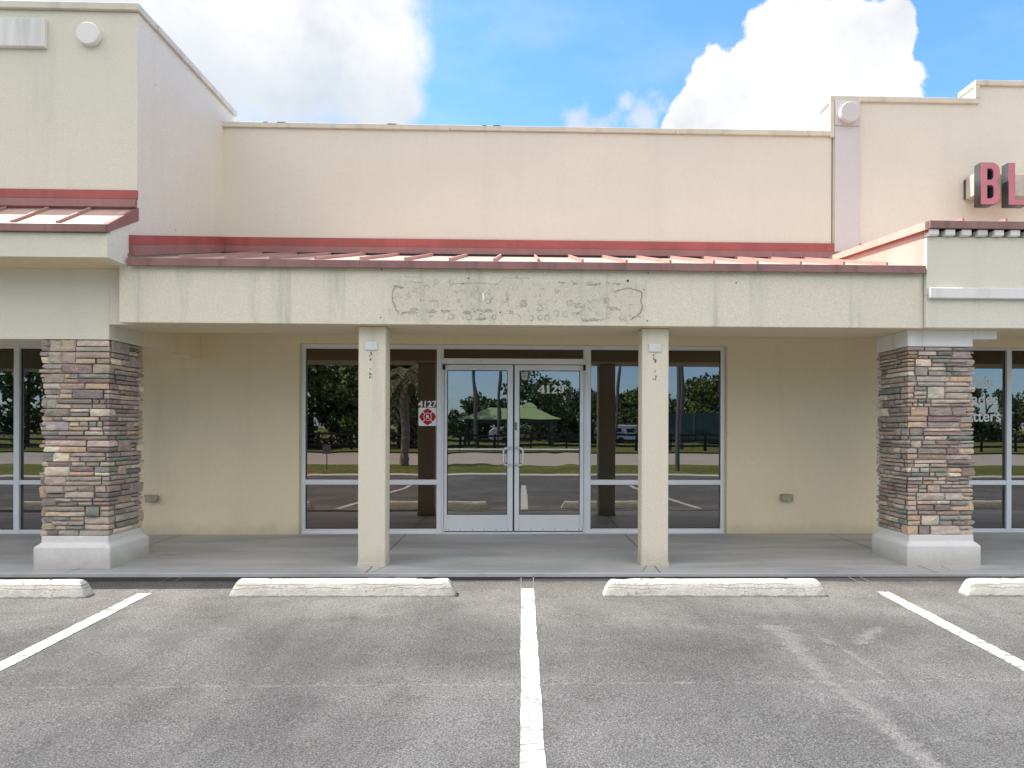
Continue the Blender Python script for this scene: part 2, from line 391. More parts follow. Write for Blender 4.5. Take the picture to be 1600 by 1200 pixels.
# parking lines: 4 mm sheets following the lot surface
def stripe(x, w_=.115, y0=-2.0, y1=5.97, skew=0):
    m = M(); ys = frange(y0, y1, 90); b = 0
    for y in ys:
        e = lambda k: (mnoise.noise(Vector((x*3, y*7+k, k)))*.006+mnoise.noise(Vector((x*3, y*31+k, k)))*.005)
        m.v += [(x-w_/2+e(1.3)+skew*(y-5.9), y, lot_z(y)+.004), (x+w_/2+e(7.7)+skew*(y-5.9), y, lot_z(y)+.004)]
    m.f = [(2*i, 2*i+1, 2*i+3, 2*i+2) for i in range(len(ys)-1)]
    o = m.build('parking_line', m_line); tag(o, kind='structure', group='white stall lines painted on the asphalt'); return o
for x, y1 in ((-3.20, 5.90), (.055, 6.0), (3.145, 5.86), (-6.35, 5.9), (6.25, 5.8)): stripe(x, y1=y1)
# ghost outline of the stripes in the band by the walk
m_ghost = simple('worn_paint', (.17, .168, .16), .95, .5, 60)
for x, sk in ((.055, 0), (3.145, 0), (-3.2, 0)):
    m = M()
    for s in (-.057, .057):
        m.face([(x+s-.004, 6.0, lot_z(6.0)+.004), (x+s+.004, 6.0, lot_z(6)+.004), (x+s+.004, 6.44, lot_z(6.44)+.004), (x+s-.004, 6.44, lot_z(6.44)+.004)])
    tag(m.build('parking_line_trace', m_ghost), kind='structure')

# pale scuffed patch in the right stall (thin worn skin, noise edged)
def scuff_mat():
    m, t, out = newmat('scuffed_asphalt'); p = t.pos()
    b = t.n('ShaderNodeBsdfPrincipled'); b.inputs['Roughness'].default_value = .95; b.inputs['Specular IOR Level'].default_value = .1
    n1 = t.noise(p, 100, 2, .7)
    t.set(b.inputs['Base Color'], t.mix(t.mapr(n1, .35, .65), (.13, .13, .125), (.28, .275, .265)))
    tr = t.n('ShaderNodeBsdfTransparent'); mx = t.n('ShaderNodeMixShader')
    uv = t.n('ShaderNodeVertexColor', layer_name='tone').outputs[0]
    e = t.n('ShaderNodeSeparateColor', i_0=uv).outputs[0]
    f = t.math('MULTIPLY', t.mapr(t.math('ADD', e, t.math('MULTIPLY', t.math('SUBTRACT', t.noise(p, 14, 6, .7), .5), 1.9)), .42, 1.0), .65)
    t.set(mx.inputs[0], f); t.set(mx.inputs[1], tr.outputs[0]); t.set(mx.inputs[2], b.outputs[0]); t.set(out.inputs[0], mx.outputs[0]); return m
m_scuff = scuff_mat()
def scuff(path, widths):
    m = M(); n = 8
    for (x, y), wd in zip(path, widths):
        for k in range(n+1):
            s = k/n*2-1; m.v.append((x+s*wd, y, lot_z(y)+.003)); e = (1-abs(s)**1.5)
            m.col.append((e, e, e))
    L = len(path)
    for i in range(L-1):
        for k in range(n): m.f.append((i*(n+1)+k, (i+1)*(n+1)+k, (i+1)*(n+1)+k+1, i*(n+1)+k+1))
    for k in range(n+1): m.col[k] = (0, 0, 0); m.col[(L-1)*(n+1)+k] = (0, 0, 0)
    tag(m.build('asphalt_scuff', m_scuff), kind='structure')
scuff([(1.80, 5.03), (1.86, 4.97), (1.86, 4.7), (1.83, 4.4), (1.82, 4.1), (1.83, 3.8), (1.86, 3.5), (1.86, 3.2), (1.84, 2.6), (1.8, 2.0)],
      [.27, .27, .22, .16, .13, .12, .14, .13, .12, .1])
scuff([(2.08, 4.95), (2.1, 4.7), (2.16, 4.4), (2.18, 4.1), (2.2, 3.7)], [.08, .07, .06, .05, .04])
scuff([(2.75, 5.05), (2.6, 4.9), (2.45, 4.75), (2.3, 4.6), (2.2, 4.5)], [.05, .14, .18, .2, .1])

# ------------------------------------------------------------------ the building
W = 8.78; XL, XR = -11.5, 11.5
bld = empty('strip_mall', (0, W, 0), 'cream stucco shopping strip with red metal canopy roofs, stone clad columns and glass storefronts', 'building')
# lower walls
B(-4.98, -2.835, W, W+.25, 0, 2.75).build('wall', st_low, bld)
B(2.66, 4.655, W, W+.25, 0, 2.75).build('wall', st_low, bld)
B(-2.835, 2.66, W, W+.25, 2.436, 2.75).build('wall', st_low, bld)
B(4.655, XR, W, W+.25, 2.436, 2.75).build('wall', st_low, bld)
B(XL, -4.98, W, W+.25, 2.40, 2.75).build('wall', st_low, bld)
# upper parapet of the middle unit and the stepped one on the right
u = B(-3.82, 4.015, W, W+.3, 2.75, 5.165).build('parapet_wall', st_up, bld)
m = M(); 
for a in ((4.015, 5.93, W, W+.3, 2.75, 5.62), (5.93, XR, W, W+.3, 2.75, 5.86)): m.box(*a)
rp = m.build('parapet_wall', st_up, bld); rp['label'] = 'taller stepped parapet wall'
B(6.38, XR, W+1.2, W+1.5, 4.8, 6.16).build('parapet_wall', st_up, bld)
# copings
def coping_run(m, x0, x1, z0, z1, y0, y1, steps=1.0):
    x = x0
    while x < x1-1e-6:
        e = min(x1, x+2.9); m.box(x+.0015, e-.0015, y0, y1, z0+random.uniform(-.002, .002), z1+random.uniform(-.002, .003)); x = e
m = M(); coping_run(m, -3.83, 4.0, 5.167, 5.228, W-.035, W+.33)
m.build('coping', m_coping, bld, bevel=.004)
m = M(); coping_run(m, 3.985, 5.965, 5.622, 5.685, W-.035, W+.33); m.box(3.985, 4.045, W-.038, W+.0, 5.150, 5.618)
m.build('coping', m_coping, bld, bevel=.004)
m = M(); coping_run(m, 5.905, XR, 5.862, 5.928, W-.035, W+.33); m.box(5.905, 5.965, W-.038, W+.0, 5.69, 5.858)
m.build('coping', m_coping, bld, bevel=.004)
B(6.35, XR, W+1.17, W+1.53, 6.162, 6.21).build('coping', m_coping, bld, bevel=.004)
m_tar = simple('tar_grey', (.22, .23, .24), .8)
# torn flashing shreds along the parapet top
for x, l in ((-3.3, .3), (-1.9, .3), (-.55, .3)):
    for k in range(3):
        xx = x+random.uniform(0, l); m = M(); m.hexa([(xx, W-.037, 5.222), (xx+random.uniform(.02, .08), W-.037, 5.222), (xx+.05, W-.03, 5.222), (xx, W-.03, 5.222),
            (xx, W-.037, 5.23+random.uniform(0, .008)), (xx+.05, W-.037, 5.234), (xx+.05, W-.03, 5.234), (xx, W-.03, 5.23)]); m.build('torn_flashing', m_tar, bld)
# pilaster with disc
pl = B(4.05, 4.375, W-.035, W-.001, 3.5, 5.295).build('pilaster', st_pil, bld, bevel=.004)
B(4.05, 4.375, W-.045, W-.001, 5.298, 5.618).build('pilaster_head', st_pil, pl, bevel=.004)
def disc(name, x, z, r, y0, y1, mat, par):
    m = M(); n = 40; m.prism([(x+r*math.cos(2*math.pi*k/n), z+r*math.sin(2*math.pi*k/n)) for k in range(n)], 'y', y0, y1)
    return m.build(name, mat, par, bevel=.006)
disc('round_medallion', 4.213, 5.44, .128, W-.13, W-.046, st_pil, pl)
# vertical control joint left of the pilaster
B(4.022, 4.032, W-.004, W-.001, 3.6, 5.15).build('control_joint', m_joint, bld)

# ---- tower on the left
TX = -3.795
tw = M()
tw.box(XL, TX, 6.84, 7.14, 2.915, 5.447)         # front wall
tw.box(TX-.3, TX, 7.14, 9.08, 2.75, 5.447)       # side wall
two = tw.build('tower_wall', st_tow, bld); two['label'] = 'taller front wall standing forward of the middle unit'
m = M(); coping_run(m, XL, TX+.03, 5.449, 5.518, 6.80, 7.16)
m.box(TX-.33, TX+.035, 7.163, 9.11, 5.449, 5.517); m.build('coping', m_coping, bld, bevel=.004)
m = M(); m.box(XL, -4.66, 6.79, 6.839, 5.068, 5.345); m.build('plaque_band', st_white, bld, bevel=.006)
disc('round_medallion', -4.243, 5.203, .108, 6.775, 6.839, st_white, bld)
# beam below tower: front and return towards the wall
m = M(); m.box(XL, -4.062, 6.84, 7.44, 2.224, 2.915); m.build('beam', st_tow, bld)
B(-4.0615, -3.80, 6.842, 7.12, 2.372, 2.913).build('beam', st_tow, bld)
B(-4.66, -4.062, 7.442, W-.001, 2.224, 2.915).build('beam', st_low, bld)
# tower canopy
cf = M(); cf.box(XL, TX, 6.36, 6.40, 2.915, 3.137); cf.build('fascia', st_tow, bld)
cs = M(); cs.prism([(6.401, 2.916), (6.8395, 2.916), (6.8395, 3.44), (6.401, 3.19)], 'x', TX-.12, TX-.0005); cs.build('canopy_end_wall', st_tow, bld)
B(XL, TX-.122, 6.401, 6.839, 2.917, 2.96).build('soffit', st_sof, bld)
def canopy_roof(x0, x1, y0, y1, z0, z1, ribs, ribh=.035, par=bld):
    m = M(); k = (z1-z0)/(y1-y0)
    m.prism([(y0, z0), (y1, z1), (y1, z1-.02), (y0, z0-.02)], 'x', x0, x1)
    o = m.build('canopy_roof', m_roof, par)
    for x in ribs:
        r = M(); r.prism([(y0-.004, z0+.001), (y1-.03, z1-.03*k+.001), (y1-.03, z1-.03*k+ribh), (y0-.004, z0+ribh*.9)], 'x', x-.011, x+.011)
        r.build('standing_seam', m_seam, o)
    return o
canopy_roof(XL, TX-.03, 6.335, 6.838, 3.212, 3.50, [-3.795-.03-.405*k*1.0 for k in range(1, 19)], .03)
m = M(); m.box(XL, TX+.005, 6.318, 6.345, 3.137, 3.211); m.build('gutter', m_gut, bld, bevel=.004)
m = M(); m.hexa([(TX-.028, 6.346, 3.137), (TX+.006, 6.346, 3.137), (TX+.006, 6.86, 3.40), (TX-.028, 6.86, 3.40),
                 (TX-.028, 6.346, 3.213), (TX+.006, 6.346, 3.213), (TX+.006, 6.86, 3.53), (TX-.028, 6.86, 3.53)])
m.build('rake_trim', m_mauve, bld)
m = M(); m.prism([(6.839, 3.60), (6.812, 3.60), (6.80, 3.52), (6.839, 3.505)], 'x', XL, TX+.002); m.build('flashing', m_mauve, bld)
B(XL, TX+.012, 6.818, 6.8395, 3.603, 3.69).build('flashing', m_red, bld, bevel=.003)
# ---- middle canopy
m = M(); m.box(-3.886, 4.0, 6.70, 6.74, 2.372, 2.935); fas = m.build('fascia', st_fas, bld, bevel=.004); fas['label'] = 'long stained fascia with the ghost of a removed sign'
m = M(); m.box(-3.885, XR, 6.741, 7.41, 2.376, 2.45); m.box(-4.06, -3.8855, 6.843, 7.41, 2.376, 2.45); m.build('soffit', st_sof, bld)
B(-4.06, XR, 7.411, 7.45, 2.376, 2.75).build('beam', st_sof, bld)
B(-4.06, XR, 7.451, W-.001, 2.62, 2.70).build('ceiling', st_sof, bld)
B(XL, -4.66, 7.442, W-.001, 2.62, 2.70).build('ceiling', st_sof, bld)
gx0, gx1 = -3.765, 3.988
B(-3.74, 3.98, W-.062, W-.031, 3.535, 3.5745).build('flashing_gap_shade', m_black, bld)  # black strip stands in for the shaded gap under the flashing
canopy_roof(-3.79, 4.0, 6.66, W-.03, 2.984, 3.555, [-3.29+.4312*k for k in range(17)], .036)
m = M(); m.box(gx0, gx1, 6.635, 6.659, 2.906, 2.983); gt = m.build('gutter', m_gut, bld, bevel=.004)
B(gx0, gx0+.02, 6.628, 6.634, 2.900, 3.02).build('gutter_end_cap', m_gut, gt)
m = M()
m.prism([(W-.001, 3.66), (W-.045, 3.66), (W-.065, 3.575), (W-.001, 3.575)], 'x', -3.79, 4.4); m.build('flashing', m_mauve, bld)
B(-3.793, 4.42, W-.03, W-.001, 3.663, 3.772).build('flashing', m_red, bld, bevel=.003)
m = M(); yb = W-.066   # flashing climbing along the side of the tower
m.hexa([(TX+.001, 6.70, 3.04), (TX+.05, 6.70, 3.02), (TX+.05, yb, 3.575), (TX+.001, yb, 3.575), (TX+.001, 6.70, 3.12), (TX+.035, 6.70, 3.12), (TX+.035, yb, 3.66), (TX+.001, yb, 3.66)])
m.build('flashing', m_mauve, bld)
m = M(); m.hexa([(TX+.001, 6.70, 3.123), (TX+.03, 6.70, 3.123), (TX+.03, W-.031, 3.664), (TX+.001, W-.031, 3.664), (TX+.001, 6.70, 3.215), (TX+.03, 6.70, 3.215), (TX+.03, W-.031, 3.772), (TX+.001, W-.031, 3.772)])
m.build('flashing', m_red, bld)
# ---- right canopy
m = M(); m.box(4.004, XR, 6.66, 6.74, 2.372, 2.70); m.box(4.004, XR, 6.652, 6.74, 2.701, 3.27); m.box(4.004, XR, 6.70, 6.74, 3.271, 3.335)
fr_ = m.build('fascia', st_fasR, bld, bevel=.003)
B(4.012, XR, 6.605, 6.6505, 2.657, 2.760).build('trim_band', st_white, bld, bevel=.005)
for k in range(46):
    x = 4.0+.163*k
    if x > XR-.2: break
    m = M(); m.box(x, x+.098, 6.598, 6.699, 3.274, 3.334); m.build('dentil_block', st_white, bld, bevel=.006)
B(3.99, XR, 6.575, 6.60, 3.336, 3.412).build('gutter', m_gut, bld, bevel=.004)
canopy_roof(4.0, XR, 6.60, W-.002, 3.408, 3.60, [4.335+.435*k for k in range(16)], .04)
m = M()   # gable cheek and rake band on its left end, both facing the sun
m.prism([(6.70, 2.99), (W-.07, 3.56), (W-.07, 3.52), (6.70, 3.36)], 'x', 4.001, 4.06)
m.build('gable_cheek', m_roof, bld)
m = M(); m.hexa([(3.955, 6.60, 3.325), (3.999, 6.60, 3.325), (3.999, W-.07, 3.52), (3.955, W-.07, 3.52), (3.955, 6.60, 3.405), (3.999, 6.60, 3.412), (3.999, W-.07, 3.60), (3.955, W-.07, 3.59)])
m.build('rake_trim', m_roof, bld)
m = M(); m.hexa([(3.972, 6.62, 3.308), (3.9995, 6.62, 3.308), (3.9995, W-.07, 3.503), (3.972, W-.07, 3.503), (3.972, 6.62, 3.324), (3.9995, 6.62, 3.324), (3.9995, W-.07, 3.519), (3.972, W-.07, 3.519)])
m.build('rake_shadow_strip', m_red, bld)  # dark red strip put in for the shadow under the rake band
# roof deck and rear
M().box(-9.5, 11.4, W+.31, 26, 4.55, 4.7).build('flat_roof', simple('roof_membrane', (.45, .44, .42), .9, .2, 1), bld)
m = M(); m.box(XL, XR, 26, 26.3, -.3, 5.1); m.box(XL-.3, XL-.001, W, 26, -.3, 5.1); m.box(XR+.001, XR+.3, W, 26, -.3, 5.1); m.box(XL-.3, XL-.001, 6.9, W-.01, 2.3, 5.44)
m.build('outer_wall', st_up, bld)
# interior rooms
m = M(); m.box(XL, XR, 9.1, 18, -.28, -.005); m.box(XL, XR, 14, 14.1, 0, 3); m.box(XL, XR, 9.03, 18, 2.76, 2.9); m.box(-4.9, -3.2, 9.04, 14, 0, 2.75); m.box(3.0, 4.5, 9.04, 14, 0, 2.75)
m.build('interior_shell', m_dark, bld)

# ---- stucco posts
for x0 in (-1.627, 1.208):
    p = B(x0, x0+.271, 6.84, 7.07, -.02, 2.374).build('post', st_post, bld, bevel=.012, seg=2)
    B(x0-.006, x0+.277, 6.834, 7.076, -.02, .02).build('post_base', st_post, p, bevel=.004)

# ---- stone columns
PAL = [((.30, .255, .24), 6), ((.38, .325, .295), 6), ((.47, .385, .32), 6), ((.43, .31, .245), 2), ((.24, .265, .24), 2),
       ((.58, .52, .44), 4), ((.29, .215, .21), 3), ((.36, .32, .305), 6), ((.44, .37, .345), 5), ((.50, .36, .27), 1), ((.25, .22, .205), 4)]
PALL = [c for c, n in PAL for _ in range(n)]
def stone_veneer(x0, x1, y0, y1, z0, z1, seed, par):
    rnd = random.Random(seed); m = M(); wx, wy = x1-x0, y1-y0; per = 2*(wx+wy)
    corners = [0, wx, wx+wy, 2*wx+wy, per]
    def P(s, z, o):
        s %= per
        if s < wx: return (x0-o+(wx+2*o)*s/wx, y0-o, z)
        s -= wx
        if s < wy: return (x1+o, y0-o+(wy+2*o)*s/wy, z)
        s -= wy
        if s < wx: return (x1+o-(wx+2*o)*s/wx, y1+o, z)
        s -= wx
        return (x0-o, y1+o-(wy+2*o)*s/wy, z)
    def stone(sa, sb, za, zb):
        g = .0035; sa += g; sb -= g; za += g*.8; zb -= g*.8
        if sb-sa < .012 or zb-za < .008: return
        cuts = [c+k*per for k in (0, 1) for c in corners if sa+.004 < c+k*per < sb-.004]
        n = max(2, int((sb-sa)/.03)); ss = [sa, sa+.005]+[sa+(sb-sa)*i/n for i in range(1, n)]+[sb-.005, sb]
        ss = sorted(set([s for s in ss if all(abs(s-c) > .006 for c in cuts)]+cuts))
        nz = max(2, int((zb-za)/.02)); zz = [za, za+.004]+[za+(zb-za)*i/nz for i in range(1, nz)]+[zb-.004, zb]
        out = rnd.uniform(.020, .040); tilt = rnd.uniform(-.006, .006); sl = rnd.uniform(-.012, .012); sd = rnd.uniform(0, 99)
        col = rnd.choice(PALL); j = rnd.uniform(.92, 1.26); col = tuple(c*j*q_*rnd.uniform(.96, 1.04) for c, q_ in zip(col, (1.0, 1.02, .96)))
        b = len(m.v); N = len(ss); K = len(zz)
        for i, s in enumerate(ss):
            for k, z in enumerate(zz):
                ei = i in (0, N-1); ek = k in (0, K-1)
                if ei or ek: o = .001
                else:
                    o = out+tilt*((z-za)/(zb-za)-.5)*2+sl*((s-sa)/(sb-sa)-.5)
                    o += mnoise.noise(Vector((s*22, z*30, sd)))*.009+mnoise.noise(Vector((s*70, z*80, sd)))*.004
                    if i in (1, N-2): o -= .007
                    if k in (1, K-2): o -= .005
                zj = z+mnoise.noise(Vector((s*14, sd, k*.1)))*.0025; sj = s if s in cuts else s+mnoise.noise(Vector((z*25, sd, 3)))*.002
                m.v.append(P(sj, zj, max(o, .001))); m.col.append(col)
        for i in range(N-1):
            for k in range(K-1): m.f.append((b+i*K+k, b+(i+1)*K+k, b+(i+1)*K+k+1, b+i*K+k+1))
    z = z0
    while z < z1-.02:
        H = rnd.choice([.045, .06, .08, .095, .105, .12, .13])
        if z+H > z1-.03: H = z1-z
        s = rnd.uniform(0, .25); end = s+per
        while s < end-.001:
            L = rnd.choice([.13, .18, .23, .28, .33, .38]); 
            if s+L > end-.08: L = end-s
            mode = rnd.random()
            if H < .062 or (mode < .5 and L < .29): stone(s, s+L, z, z+H)
            else:
                rows = 2 if H < .11 else rnd.choice([2, 2, 2, 3])
                hs = [rnd.uniform(.7, 1.3) for _ in range(rows)]; tt = sum(hs); zz = z
                for h in hs:
                    h = h/tt*H; parts = rnd.choice([1, 1, 2, 2] if L > .2 else [1, 1, 1, 2]); q = [rnd.uniform(.5, 1.5) for _ in range(parts)]; tq = sum(q); s2 = s
                    for e in q:
                        stone(s2, s2+e/tq*L, zz, zz+h); s2 += e/tq*L
                    zz += h
            s += L
        z += H
    return m.build('stone_veneer', m_stone, par)
def plinth(x0, x1, y0, y1, zt, par):
    m = M(); n = [(0, -.03), (0, .185), (.015, .20), (.045, .225), (.045, zt)]
    b = 0
    for o, z in n: m.v += [(x0+o, y0+o, z), (x1-o, y0+o, z), (x1-o, y1-o, z), (x0+o, y1-o, z)]
    for i in range(len(n)-1):
        for k in range(4): m.f.append((4*i+k, 4*i+(k+1) % 4, 4*i+4+(k+1) % 4, 4*i+4+k))
    m.f += [(3, 2, 1, 0), tuple(4*(len(n)-1)+k for k in range(4))]
    return m.build('plinth', st_plinth, par, bevel=.006)
for (x0, x1, sd, lab) in ((-4.685, -4.09, 3, 'stone column under the tower beam'), (3.958, 4.578, 11, 'stone column with a white capital')):
    c = B(x0, x1, 6.868, 7.415, -.02, 2.222 if sd == 3 else 2.206).build('column', m_mortar, bld); c['label'] = lab
    stone_veneer(x0, x1, 6.868, 7.415, .288, 2.220 if sd == 3 else 2.205, sd, c)
    plinth(x0-.065, x1+.075, 6.785, 7.49, .290, c)
    if sd == 11:
        B(3.925, 4.60, 6.838, 7.445, 2.207, 2.3745).build('capital', st_white, c, bevel=.004)
        B(4.601, 4.852, 6.838, 7.445, 2.286, 2.3745).build('capital_arm', st_white, c, bevel=.004)
# further columns outside the picture carry the ends
for x0 in (-10.6, 10.2):
    c = B(x0, x0+.62, 6.868, 7.415, -.02, 2.37 if x0 > 0 else 2.22).build('column', m_mortar, bld)
    stone_veneer(x0, x0+.62, 6.868, 7.415, .288, 2.2, 21, c); plinth(x0-.065, x0+.685, 6.785, 7.49, .29, c)

# ---- storefront frames
FY0, FY1 = 8.86, 8.96; GY = 8.905
def fbar(m, x0, x1, z0, z1, y0=FY0, y1=FY1): m.box(x0, x1, y0, y1, z0, z1)
def storefront(name, verts, z_sill, z_rail, z_head, top, glass, label, skip=()):
    """verts: list of (x0,x1) vertical members; panes between them"""
    m = M()
    for a, b in verts: fbar(m, a, b, 0, top)
    for (a, b), (c, d) in zip(verts[:-1], verts[1:]):
        fbar(m, b+.0005, c-.0005, 0, z_sill, FY0+.002, FY1); fbar(m, b+.0005, c-.0005, z_rail[0], z_rail[1], FY0+.002, FY1); fbar(m, b+.0005, c-.0005, z_head, top, FY0+.002, FY1)
    o = m.build('window', m_alu, bld, bevel=.003); o['label'] = label
    for i, ((a, b), (c, d)) in enumerate(zip(verts[:-1], verts[1:])):
        for z0, z1 in ((z_sill+.0005, z_rail[0]-.0005), (z_rail[1]+.0005, z_head-.0005)):
            B(b+.001, c-.001, GY, GY+.006, z0, z1).build('pane', glass, o)
            g = M()   # black gasket round the pane
            gx0, gx1 = b+.0005, c-.0005
            g.box(gx0, gx0+.006, GY-.006, GY-.001, z0, z1); g.box(gx1-.006, gx1, GY-.006, GY-.001, z0, z1); g.box(gx0+.007, gx1-.007, GY-.006, GY-.001, z1-.006, z1); g.box(gx0+.007, gx1-.007, GY-.006, GY-.001, z0, z0+.006)
            g.build('gasket', m_black, o)
    return o
storefront('window', [(-2.832, -2.782), (-1.10, -1.035)], .055, (.626, .692), 2.378, 2.435, gl_warm, 'sidelight left of the doors with bronze toned panes')
storefront('window', [(.822, .897), (2.602, 2.657)], .055, (.626, .692), 2.385, 2.435, gl_neu, 'sidelight right of the doors')
storefront('window', [(4.66, 4.708), (6.42, 6.487), (8.2, 8.265), (9.9, 9.95)], .05, (.628, .69), 2.41, 2.435, gl_neu, 'side unit storefront behind the right stone column')
storefront('window', [(-9.95, -9.9), (-8.25, -8.18), (-6.452, -6.382), (-5.04, -4.985)], .05, (.625, .683), 2.355, 2.40, gl_neu, 'side unit storefront left of the stone column')
# thin sill strip in front of the storefront
B(-2.83, 2.655, 8.80, 8.858, .0, .006).build('threshold_sill', m_alu, bld)
# transom + door frame
fr = M(); fbar(fr, -1.034, .821, 2.385, 2.4345, FY0+.003, FY1); fbar(fr, -1.034, .821, 2.19, 2.262, FY0-.012, FY1)
fbar(fr, -1.034, -1.008, 0, 2.189); fbar(fr, .808, .821, 0, 2.189); fbar(fr, -1.034, -1.012, 2.263, 2.384); fbar(fr, .80, .821, 2.263, 2.384)
fo = fr.build('door_frame', m_alu, bld, bevel=.003)
B(-1.011, .799, GY, GY+.006, 2.263, 2.384).build('transom_pane', gl_neu, fo)
B(-1.008, .807, 8.84, 8.97, 0, .014).build('threshold', m_steel, fo)
def door(x0, x1, gx0, gx1, hinge, label):
    m = M(); z0, z1, ga, gb = .024, 2.182, .235, 2.112; y0, y1 = FY0+.012, FY1-.03
    m.box(x0, gx0, y0, y1, z0, z1); m.box(gx1, x1, y0, y1, z0, z1); m.box(gx0+.0003, gx1-.0003, y0+.001, y1, z0, ga); m.box(gx0+.0003, gx1-.0003, y0+.001, y1, gb, z1)
    d = m.build('door', m_alu, bld, bevel=.003); d['label'] = label
    B(gx0+.0005, gx1-.0005, GY, GY+.006, ga+.0005, gb-.0005).build('pane', gl_cool, d)
    g = M(); g.box(gx0, gx0+.008, GY-.006, GY-.001, ga, gb); g.box(gx1-.008, gx1, GY-.006, GY-.001, ga, gb); g.box(gx0+.009, gx1-.009, GY-.006, GY-.001, ga, ga+.008); g.box(gx0+.009, gx1-.009, GY-.006, GY-.001, gb-.008, gb)
    g.build('gasket', m_black, d)
    sgn = 1 if hinge == 'R' else -1
    hx = (gx0-.035) if hinge == 'R' else (gx1+.035)      # pull at the meeting stile
    inn = hx+sgn*.085
    a = M(); za, zb, yo = .885, 1.105, FY0-.055
    pth = [(hx, y0, zb), (hx, yo+.01, zb), (hx+sgn*.012, yo, zb), (inn-sgn*.04, yo, zb), (inn-sgn*.014, yo, zb-.005), (inn-sgn*.003, yo, zb-.03), (inn, yo, zb-.06),
           (inn, yo, za+.06), (inn-sgn*.003, yo, za+.03), (inn-sgn*.014, yo, za+.005), (inn-sgn*.04, yo, za), (hx+sgn*.012, yo, za), (hx, yo+.01, za), (hx, y0, za)]
    a.tube(pth, .0115, 10)
    for z in (za, zb): a.tube([(hx, y0-.001, z), (hx, y0-.01, z)], .019, 12)
    a.build('handle', m_steel, d, smooth=True)
    B(gx0+.009, gx1-.009, GY-.016, GY-.0065, 1.080, 1.094).build('push_rail', m_alu, d)
    hxx = x1 if hinge == 'R' else x0-.0
    for z0_, z1_, mt in ((2.11, 2.185, m_black), (.02, .09, m_steel)):
        B(hxx-.02 if hinge == 'L' else hxx-.012, hxx+.012 if hinge == 'L' else hxx+.02, FY0-.022, FY0-.001, z0_, z1_).build('hinge', mt, d, bevel=.004)
    for k in range(6):
        x = x0+.06+(x1-x0-.12)*k/5; M().tube([(x, y0-.004, .045), (x, y0+.002, .045)], .006, 6).build('screw', m_black, d)
    B(x0+.002, x1-.002, y0+.01, y1, .015, .0235).build('sweep', m_black, d)
    return d
dl = door(-1.003, -.115, -.968, -.186, 'L', 'left door leaf')
dr_ = door(-.094, .806, -.032, .757, 'R', 'right door leaf with the lock')
# meeting stile dark gap weatherstrip
B(-.1145, -.0945, FY0+.03, FY1-.04, .02, 2.18).build('weatherstrip', m_black, fo)
pp = B(-.089, -.061, FY0+.0095, FY0+.0115, 1.335, 1.435).build('push_plate', m_black, dr_)
for k_ in range(5): B(-.083+random.uniform(0, .004), -.067-random.uniform(0, .004), FY0+.0088, FY0+.0092, 1.346+.017*k_, 1.355+.017*k_).build('plate_mark', m_vinyl, pp)
lk = disc('lock_cylinder', -.075, 1.237, .021, FY0-.004, FY0+.0115, m_steel, dr_)

# blinds inside the right unit, desk-like clutter inside the left one
m = M()
x = 4.75
while x < 6.42:
    a = .35+random.uniform(-.1, .1); m.face([(x, 9.16, .06), (x+.085, 9.16+a*.1, .06), (x+.085, 9.16+a*.1, 2.40), (x, 9.16, 2.40)]); x += .088
m.build('vertical_blind', simple('blind_fabric', (.34, .30, .26), .8, .05), bld)
m = M()
for k in range(44): m.face([(6.5, 9.15, .1+.05*k), (8.2, 9.15, .1+.05*k), (8.2, 9.19, .112+.05*k), (6.5, 9.19, .112+.05*k)])
m.build('horizontal_blind', simple('blind_slat', (.30, .30, .30), .6, .05), bld)
m = M()
for k in range(46): m.face([(-8.1, 9.15, .1+.05*k), (-6.46, 9.15, .1+.05*k), (-6.46, 9.185, .118+.05*k), (-8.1, 9.185, .118+.05*k)])
m.build('horizontal_blind', simple('blind_slat_dark', (.16, .15, .14), .6, .05), bld)

# ---- ghost of the removed sign on the fascia
m_glue = simple('old_adhesive', (.49, .47, .38), .9, .25, 60)
m_glued = simple('old_adhesive_dark', (.28, .27, .215), .95, .3, 60)
m_skim = simple('patched_stucco', (.60, .585, .47), .9, .06, 40)
rg = random.Random(5)
def fz(u, v): return (-1.285+(u-160)/3.2/159.25, 2.925-(v-80)/3.2/159.25-.0)   # survey sketch units -> metres on the fascia
def ribbon(m, pts, wd, y=6.6975, seed=0):
    pts = [Vector(p) for p in pts]; n = len(pts); b = len(m.v)
    for i, p in enumerate(pts):
        d = (pts[min(i+1, n-1)]-pts[max(i-1, 0)]).normalized(); q = Vector((-d.y, d.x))
        ww = wd*(.55+.9*abs(mnoise.noise(Vector((i*.7, seed, 0)))))
        a = p+q*ww/2; c = p-q*ww/2
        m.v += [(a.x, y, a.y), (c.x, y, c.y), (a.x, 6.7005, a.y), (c.x, 6.7005, c.y)]
    for i in range(n-1):
        o = b+4*i; m.f += [(o, o+1, o+5, o+4), (o, o+4, o+6, o+2), (o+1, o+3, o+7, o+5)]
def blob(m, cx, cz, rx, rz, seed, y=6.6978, n=18):
    b = len(m.v); 
    for k in range(n):
        a = 2*math.pi*k/n; r = 1+.55*mnoise.noise(Vector((math.cos(a)*1.4, math.sin(a)*1.4, seed)))+.2*mnoise.noise(Vector((math.cos(a)*4, math.sin(a)*4, seed)))
        m.v.append((cx+rx*r*math.cos(a), y, cz+rz*r*math.sin(a)))
    m.f.append(tuple(range(b, b+n)))
mg, mdk, msk = M(), M(), M(); K = 1/3.2/159.25
